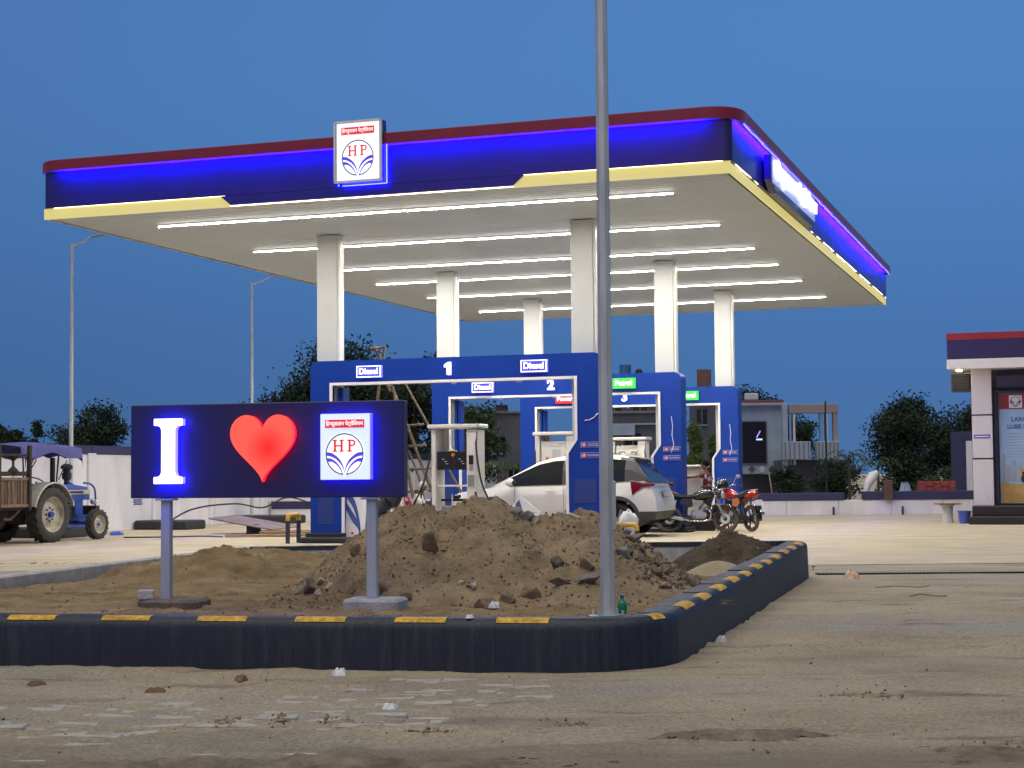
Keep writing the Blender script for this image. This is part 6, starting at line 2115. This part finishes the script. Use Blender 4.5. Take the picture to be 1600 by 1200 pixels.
for sg in (-1, 1):
    MB().box((1.22, sg * .272, 1.03), (1.5, .012, .10), bev=.003).build('bonnet_stripe', M_TCREAM, bon)
    MB().box((1.45, sg * .280, 1.03), (.5, .008, .05)).build('side_badge', M_DARKM, bon)
    MB().box((1.62, sg * .22, .74), (.28, .03, .42), bev=.006).build('side_panel', M_TBLUE, tr)
    MB().ball((2.0, sg * .33, .82), (.07, .07, .07), 12, 8).build('headlight', M_CHROME, tr, smooth=60)
    MB().tube(smoothpath([(2.02, sg * .26, .45), (2.16, sg * .26, .60), (2.16, sg * .26, 1.05), (2.02, sg * .24, 1.20), (1.8, sg * .22, 1.23)], 5), .022, 8).build('guard_bar', M_TBLUE, tr, smooth=50)
MB().box((1.05, 0, .66), (1.0, .34, .44), bev=.04).cyl((.9, -.22, .72), (1.3, -.22, .72), .07, n=12).box((1.2, -.2, .55), (.3, .12, .2), bev=.02).cyl((.55, -.2, .80), (.9, -.2, .80), .10, n=12).build('engine', M_DARKM, tr, smooth=35)
MB().box((.15, 0, .58), (.9, .40, .42), bev=.05).cyl((0, -.55, .585), (0, .55, .585), .11, n=14).build('gearbox', M_DARKM, tr, smooth=35)
MB().box((1.7, 0, .47), (.9, .30, .12), bev=.02).cyl((1.78, -.55, .36), (1.78, .55, .36), .045, n=10).build('front_axle', M_TBLUE, tr, smooth=35)
MB().box((2.22, 0, .62), (.16, .60, .22), bev=.02).build('front_weight', M_DARKM, tr)
MB().cyl((1.15, .12, 1.2), (1.15, .12, 1.78), .055, n=12).build('exhaust', M_DARKM, tr, smooth=40)
MB().lathe([(0, 0), (.06, 0), (.06, .1), (.10, .12), (.11, .24), (.08, .26), (.08, .32), (.13, .34), (.13, .40), (.06, .45), (0, .45)], (1.35, -.10, 1.20), n=16).build('air_cleaner', M_DARKST, tr, smooth=35)
MB().box((-.02, 0, .93), (.42, .44, .08), bev=.03).box((-.22, 0, 1.10), (.08, .44, .30), bev=.03).build('seat', M_BLACK, tr)
MB().torus((.42, 0, 1.26), (.5, 0, .86), .19, .014, 24, 6).cyl((.42, 0, 1.26), (.60, 0, .98), .02, n=8).build('steering_wheel', M_BLACK, tr, smooth=50)
fp = MB()
for x, y in ((-.55, -.52), (-.55, .52), (.55, -.40), (.55, .40)):
    fp.tube([(x, y, 1.0), (x * 1.05, y * 1.15, 1.84)], .018, 8)
for y in (-.48, .48): fp.tube([(-.55, y, 1.35), (-.2, y, 1.72)], .014, 6); fp.tube([(.55, y, 1.30), (.9, y * .9, 1.72)], .012, 6)
fp.build('shade_frame', M_DARKST, tr, smooth=50)
P = []
for k in range(13):
    t = k / 12; x = -1.05 + 2.05 * t
    row = []
    for q in range(11):
        y = -.72 + 1.44 * q / 10; z = 2.03 + .07 * math.cos(y * 2.1) - .05 * math.sin(t * 6.5) ** 2 - .06 * abs(2 * t - 1) ** 3
        row.append((x, y, z))
    row = [(x, -.745, row[0][2] - .20 - .04 * math.sin(t * 9))] + [(x, -.74, row[0][2] - .06)] + row + [(x, .74, row[-1][2] - .06), (x, .745, row[-1][2] - .20 - .04 * math.cos(t * 8))]
    P.append(row)
P.append([(p[0] + .02, p[1], p[2] - .05) for p in P[-1]]); P.append([(p[0] + .015, p[1] * .98, p[2] - .16 - .03 * (i % 3)) for i, p in enumerate(P[-1])])
MB().grid(P).build('sunshade', M_CANVAS, tr, smooth=50)

# ================================================================== TRAILER
M_PLANK = pbr('weathered_plank', (.075, .045, .030), .85, col2=(.19, .12, .085), scale=5, bump=.5, bscale=25, stretch=(3, 3, .4))
M_PLANKD = pbr('dark_timber', (.035, .025, .02), .85, var=.4, scale=6, bump=.4)
M_RAIL = pbr('pale_timber', (.19, .125, .09), .85, var=.25, scale=6)
tl2 = thing('farm_trailer', 'weathered brown wooden farm trailer hitched behind the tractor at left edge', 'trailer', (-10.25, 34.62, 0), hd_)
X0, X1, YS = -4.3, -1.02, .92
for sg in (-1, 1):
    n = 17
    for k in range(n):
        x = X0 + (X1 - X0) * (k + .5) / n
        MB().box((x, sg * YS, 1.05), ((X1 - X0) / n - .012, .035, .52), bev=.006).build('plank', M_PLANK, tl2)
        if k % 2: MB().box((x, sg * (YS + .025), 1.05), (.035, .03, .50), bev=.005).build('batten', M_RAIL, tl2)
    for z, m_ in ((.79, M_RAIL), (1.325, M_RAIL)):
        MB().box(((X0 + X1) / 2, sg * (YS + .01), z), (X1 - X0 + .05, .07, .065), bev=.01).build('side_rail', m_, tl2)
    for z in (1.43, 1.80):
        MB().box(((X0 + X1) / 2, sg * YS, z), (X1 - X0, .05, .09 if z < 1.6 else .045), bev=.008).build('top_rail', M_PLANKD, tl2)
    for x in (X0 + .03, X0 + 1.1, X1 - .98, X1 - .03):
        MB().box((x, sg * (YS + .03), 1.35), (.085, .08, 1.30), bev=.012).build('stake', M_PLANKD, tl2)
    for x in (X1 - .50, X1 - 1.45, X1 - 2.0, X1 - 2.8):
        MB().lathe([(.11, 1.47), (.10, 1.50), (.06, 1.54), (.025, 1.58), (.025, 1.68), (.06, 1.72), (.11, 1.76), (.12, 1.78)], (x, sg * YS, 0), n=12).build('baluster', M_PLANKD, tl2, smooth=40)
    w_ = MB().torus((-2.55, sg * .78, .40), (0, 1, 0), .30, .10, 28, 10).build('wheel', M_TYRE, tl2, smooth=50)
    MB().lathe([(.21, .10), (.17, .05), (.05, .09), (0, .09)], (-2.55, sg * .78, .40), (0, sg, 0), 22).build('rim', M_TRIMC, w_, smooth=40)
    MB().tube([(X1 - .05, sg * .8, .76), (X1 - .30, sg * .7, .52), (X1 - .5, sg * .7, .52)], .03, 6).build('corner_brace', M_RAIL, tl2)
for k in range(8):
    MB().box((X1, -YS + (k + .5) * YS / 4, 1.05), (.035, YS / 4 - .012, .52), bev=.006).build('plank', M_PLANK, tl2)
    MB().box((X0, -YS + (k + .5) * YS / 4, 1.05), (.035, YS / 4 - .012, .52), bev=.006).build('plank', M_PLANK, tl2)
MB().box(((X0 + X1) / 2, 0, .74), (X1 - X0, 1.8, .07), bev=.01).box(((X0 + X1) / 2, .42, .60), (X1 - X0 - .2, .10, .2)).box(((X0 + X1) / 2, -.42, .60), (X1 - X0 - .2, .10, .2)).cyl((-2.55, -.75, .40), (-2.55, .75, .40), .05, n=8).build('chassis', M_PLANKD, tl2)
MB().tube([(X1, .4, .58), (-.55, 0, .50)], .04, 6).tube([(X1, -.4, .58), (-.55, 0, .50)], .04, 6).build('drawbar', M_PLANKD, tl2)

crumple('blue_tarp', 'crumpled bright blue tarpaulin lying on the ground behind the tractor front wheel', 'tarpaulin', (-10.0, 38.0, .01), (1.0, .7, .45), pbr('tarp_blue', (.02, .07, .42), .6, var=.2), 71, 12)
crumple('blue_tarp', 'flat scrap of blue tarpaulin on the ground right of the tractor front wheel', 'tarpaulin', (-9.25, 38.6, .01), (.7, .4, .08), MATS['tarp_blue'], 72, 9)

# ================================================================== DISPENSERS
M_DISP = pbr('dispenser_white', (.60, .59, .55), .4, var=.06, scale=3)
M_PANEL = pbr('display_black', (.012, .012, .014), .25, var=.1)
M_DGREY = pbr('dispenser_grey', (.22, .22, .22), .5, var=.15)


def dispenser(lab, v, cabinet):
    t = thing('fuel_dispenser', lab, 'fuel dispenser', S(-6.26, v), -ANG, 'fuel dispensers on the pump islands')
    MB().box((-.42, .1, 1.17), (.09, .5, 2.1), bev=.012).build('left_post', M_DISP, t)
    rp = MB().box((.37, .1, 1.17), (.20, .5, 2.1), bev=.012).build('right_column', M_DISP, t)
    MB().box((-.34, .3, 1.9), (.16, .04, .7), bev=.008).build('rear_panel', M_DISP, t)
    MB().box((0, .1, 2.28), (1.06, .62, .085), bev=.02).build('top_canopy', M_DISP, t)
    MB().box((.37, -.16, 1.62), (.09, .02, .18), bev=.003).build('nozzle_holster', M_PANEL, rp)
    MB().box((.37, -.165, 1.46), (.07, .02, .08), bev=.003).build('keypad', M_DGREY, rp)
    MB().box((.37, -.165, 1.22), (.13, .02, .22), bev=.003).build('vent_grille', M_DGREY, rp)
    if not cabinet:
        pn = MB().box((-.01, .05, 1.61), (.68, .36, .36), bev=.01).build('display_panel', M_PANEL, t)
        for x in (-.18, .16):
            MB().box((x, -.135, 1.61), (.25, .012, .28), bev=.003).build('display_window', G_CAR, pn)
            for k in range(3): MB().box((x - .04 + .05 * k - .02 * (k == 2), -.143, 1.64 - .045 * k), (.05, .006, .008)).build('display_digit', M_WHITE, pn)
        MB().cyl((-.01, -.13, 1.72), (-.01, -.15, 1.72), .035, n=14).build('seal_sticker', M_BIKEORG, pn)
        MB().box((-.01, .05, 1.12), (.70, .30, .035), bev=.006).build('cross_bar', M_DISP, t)
        MB().box((-.01, .12, .84), (.70, .03, .05)).build('inner_bar', M_BLACK, t)
        mach = MB(); mach.box((-.20, .15, .45), (.24, .28, .55), bev=.02); mach.cyl((.16, .1, .55), (.16, .1, .82), .10, n=12); mach.box((.16, .1, .40), (.2, .2, .3), bev=.02)
        mach.build('pump_unit', M_DGREY, t, smooth=35)
        MB().tube([(-.10, .0, .3), (-.08, -.02, .95)], .015, 6).build('feed_pipe', M_STEEL, t)
        o = MB().ball((-.10, .05, 1.80), (.12, .06, .025), 10, 6).build('folded_cloth', pbr('cloth_yellow', (.5, .42, .15), .8), t, smooth=60)
    else:
        cb = MB().box((0, .1, 1.12), (.70, .42, 1.96), bev=.012).build('cabinet', M_DISP, t)
        if v < 14:
            MB().box((.03, -.115, 1.80), (.20, .012, .22)).build('notice', M_GREYINK, cb)
            MB().box((-.20, -.117, 1.70), (.07, .012, .07)).build('warning_sticker', M_BIKEORG, cb)
            MB().box((-.21, -.115, 1.56), (.10, .012, .05)).build('slot', M_PANEL, cb)
        else:
            for x in (-.18, .16): MB().box((x, -.115, 1.90), (.17, .012, .08)).build('display_window', M_DGREY, cb)
            MB().box((0, -.11, 2.03), (.66, .02, .02)).build('ledge', M_DISP, cb)
    MB().tube(smoothpath([(-.44, -.05, 2.16), (-.50, -.12, 1.7), (-.62, -.2, 1.15), (-.82, -.25, .70), (-.85, -.2, .45), (-.6, -.12, .5), (-.46, -.12, .9)], 6), .021, 8).build('hose', M_BLACK, t, smooth=50)
    MB().tube(smoothpath([(.46, -.1, 2.16), (.48, -.16, 1.8), (.60, -.22, 1.2), (.78, -.25, .78), (.80, -.2, .45), (.6, -.18, .55), (.46, -.18, 1.0)], 6), .021, 8).build('hose', M_BLACK, t, smooth=50)
    MB().box((0, .1, .145), (1.1, .62, .06), bev=.01).build('base', M_DGREY, t)
    return t


dispenser('open framed fuel dispenser with black display under the portal numbered 1', 3.85, False)
dispenser('white fuel dispenser cabinet with paper notice under the portal numbered 2', 3.85 + dv, True)
dispenser('white fuel dispenser with two small grey displays under the portal numbered 3', 3.85 + 2 * dv, True)
cb = thing('service_cabinet', 'low white cabinet with open metal grille that the boy in maroon reaches over', 'cabinet', S(-3.62, 12.35), -ANG)
MB().box((.12, .25, .80), (.42, .5, 1.35), bev=.015).build('housing', M_DISP, cb)
MB().box((.02, .2, 1.50), (.86, .66, .06), bev=.02).build('top', M_DISP, cb)
for k in range(9): MB().box((-.28, .06, .35 + .105 * k), (.30, .03, .035), bev=.005).build('grille_bar', M_STEEL, cb)
for x in (-.42, -.13, -.02): MB().box((x, .08, .78), (.035, .05, 1.36), bev=.006).build('grille_post', M_STEEL, cb)

# ================================================================== GUARDS AND BOARDS


def guard(lab, u, v, rz, h):
    t = thing('crash_guard', lab, 'guard rail', S(u, v), rz, 'yellow topped crash guards at the island ends')
    for y in (-.24, .24): MB().cyl((0, y, 0), (0, y, h - .10), .045, n=12).build('leg', M_NAVY, t, smooth=50)
    MB().tube(smoothpath([(0, -.24, h - .11), (0, -.225, h - .03), (0, -.16, h), (0, .16, h), (0, .225, h - .03), (0, .24, h - .11)], 5), .046, 12).build('top_bar', pbr('guard_yellow', (.55, .32, .03), .5, var=.2), t, smooth=50)
    return t


guard('yellow topped crash guard left of the first portal by the planks', -9.60, 3.45, -ANG, .56)
guard('yellow topped crash guard right of the first portal under the white sack', -2.88, 3.9, -ANG + R(90), .36)
sk = MB(); r_ = np.random.default_rng(9); P = []
for k in range(11):
    ph = math.pi * k / 10
    P.append([((.19 + .02 * r_.normal()) * math.sin(ph) * math.cos(a) ** 1, (.16 + .015 * r_.normal()) * math.sin(ph) * math.sin(a), .30 + (.29 + .03 * r_.normal()) * (abs(math.cos(ph)) ** .6) * (1 if ph < 1.57 else -1)) for a in [2 * math.pi * q / 16 for q in range(16)]])
o = sk.grid(P, closed=True).build('white_sack', M_BAG, smooth=60); o.location = S(-3.02, 4.7); tag(o, 'full white sack standing in front of the rear wheel of the white car', 'sack')
o = MB().box((0, 0, .33), (.30, .5, .62), bev=.02).build('grey_bin', M_DGREY); o.location = S(-4.25, 5.2); o.rotation_euler.z = -ANG; tag(o, 'small grey bin just left of the right foot of the first portal', 'bin')


def emblem_board(lab, u, v, w, h, tilt, rz):
    t = thing('emblem_board', lab, 'board', S(u, v), rz, 'white emblem boards leaning under the first portal'); t.rotation_euler = (-tilt, 0, rz)
    MB().box((0, 0, h / 2), (w, .04, h), bev=.004).build('panel', M_WHITE, t)
    for k, (a0, wd) in enumerate(((.10, .10), (-.12, .08))):
        a = smoothpath([(-w * .45, h * (.93 - .22 * k), 0), (-w * .05, h * (.75 - .25 * k), 0), (w * .22, h * .42 - .1 * k, 0), (w * .34, h * .10, 0)], 6)
        b = smoothpath([(-w * .45, h * (.80 - .22 * k), 0), (-w * .12, h * (.62 - .25 * k), 0), (w * .16, h * .34 - .1 * k, 0), (w * .31, h * .08, 0)], 6)
        MB().grid([[(p.x, -.024, p.y), (q.x, -.024, q.y)] for p, q in zip(a, b)]).build('wing_band', M_INK, t)
    MB().box((-w * .1, -.024, h * .17), (.05, .006, .05)).build('red_mark', M_REDINK, t)
    return t


emblem_board('tall white board with blue wing bands leaning inside the left foot of the first portal', -8.40, 3.75, .44, 1.12, .12, -ANG)
b2 = emblem_board('white board with blue band tipped on its edge below the open framed dispenser', -5.50, 4.3, .55, .95, .15, -ANG)
b2.rotation_euler = (-.15, R(38), -ANG)
o = MB().tube(smoothpath([S(-8.75, 5.0, .45), S(-8.45, 5.0, .60), S(-8.2, 5.1, .82), S(-8.0, 5.1, .98)], 5), [.22, .2, .18, .15, .13] * 3 + [.12], 10).build('rolled_cloth', pbr('cloth_black', (.025, .025, .035), .9, var=.3), smooth=60)
tag(o, 'dark rolled cloth propped up left of the cream plastic chair', 'cloth')

# ================================================================== SCAFFOLD AND PLANKS
M_BAMBOO = pbr('bamboo', (.105, .082, .052), .8, var=.35, scale=9, bump=.3)
sc = thing('bamboo_scaffold', 'tall bamboo trestle ladder standing behind the first portal beside the heart signboard', 'ladder', (0, 0, 0))


def bp(u, z, v=9.0): return S(u, v, z)


for a, b, r0 in ((bp(-10.30, 4.38), bp(-9.95, 3.3, 9.2), .03), (bp(-10.0, 4.36), bp(-10.75, 0, 9.0), .04), (bp(-10.26, 4.36), bp(-8.55, 0, 9.4), .038), (bp(-9.62, 3.5, 9.3), bp(-8.15, .6, 9.6), .032), (bp(-9.72, 3.4, 8.8), bp(-8.95, 0, 8.6), .038), (bp(-9.4, 1.9, 9), bp(-8.75, 0, 9), .03)):
    d = b - a
    MB().tube([a, a + d * .33 + Vector((.03, 0, .01)), a + d * .66 + Vector((-.02, 0, -.01)), b], [r0 * .8, r0, r0, r0 * 1.1], 7).build('pole', M_BAMBOO, sc, smooth=50)
for u0, u1, z in ((-10.7, -9.9, 3.02), (-9.75, -9.0, 2.48), (-9.65, -8.95, 2.0), (-9.65, -8.75, 1.46), (-9.55, -8.85, .95), (-9.5, -8.7, .45), (-10.35, -9.95, 4.30)):
    MB().tube([bp(u0, z, 8.95), bp(u1, z + .03, 8.95)], .028, 6).build('rung', M_BAMBOO, sc, smooth=50)
for u, z in ((-10.12, 4.26), (-9.5, 2.48), (-9.3, 1.46), (-9.2, .95)):
    MB().torus(bp(u, z, 8.95), CU, .05, .014, 12, 5).build('rope_lashing', M_PLANKD, sc)

M_PLYW = pbr('grey_plywood', (.20, .155, .14), .8, var=.3, scale=5, bump=.3, stretch=(.4, 2, 2))
o = MB().box((0, 0, 0), (2.0, .95, .03), bev=.004).build('plywood_sheet', M_PLYW); o.location = (-6.05, 38.6, .27); o.rotation_euler = (.05, R(7), R(-34)); tag(o, 'tilted grey plywood sheet propped on a black block left of the first portal', 'plank')
o = MB().box((0, 0, .12), (.30, .3, .24), bev=.02).build('block', M_BLACK); o.location = (-6.0, 38.3, 0); tag(o, 'black block propping up the grey plywood sheet', 'block')
for k, (x, y, rz, L_, lab) in enumerate([(-5.4, 36.6, .12, 1.9, 'long pale plank lying flat in front of the plywood sheet'), (-5.0, 36.9, -.1, 1.3, 'shorter plank stacked beside the crash guard left of the first portal'), (-5.5, 39.6, -.3, 1.8, 'plank lying farther back towards the white wall')]):
    o = MB().box((0, 0, .03), (L_, .24, .045), bev=.006).build('plank', pbr('plank_pale', (.30, .20, .11), .8, var=.3, scale=6, stretch=(.4, 3, 3))); o.location = (x, y, .01 + .05 * (k == 1)); o.rotation_euler.z = rz; tag(o, lab, 'plank')
o = MB().tube(smoothpath([(-8.6, 36.6, .02), (-8.0, 36.3, .03), (-7.6, 36.6, .02), (-6.9, 36.4, .04), (-6.4, 36.5, .02)], 6), .016, 6).build('iron_rod', M_DARKST); tag(o, 'bent iron rod lying on the forecourt left of the planks', 'rod')
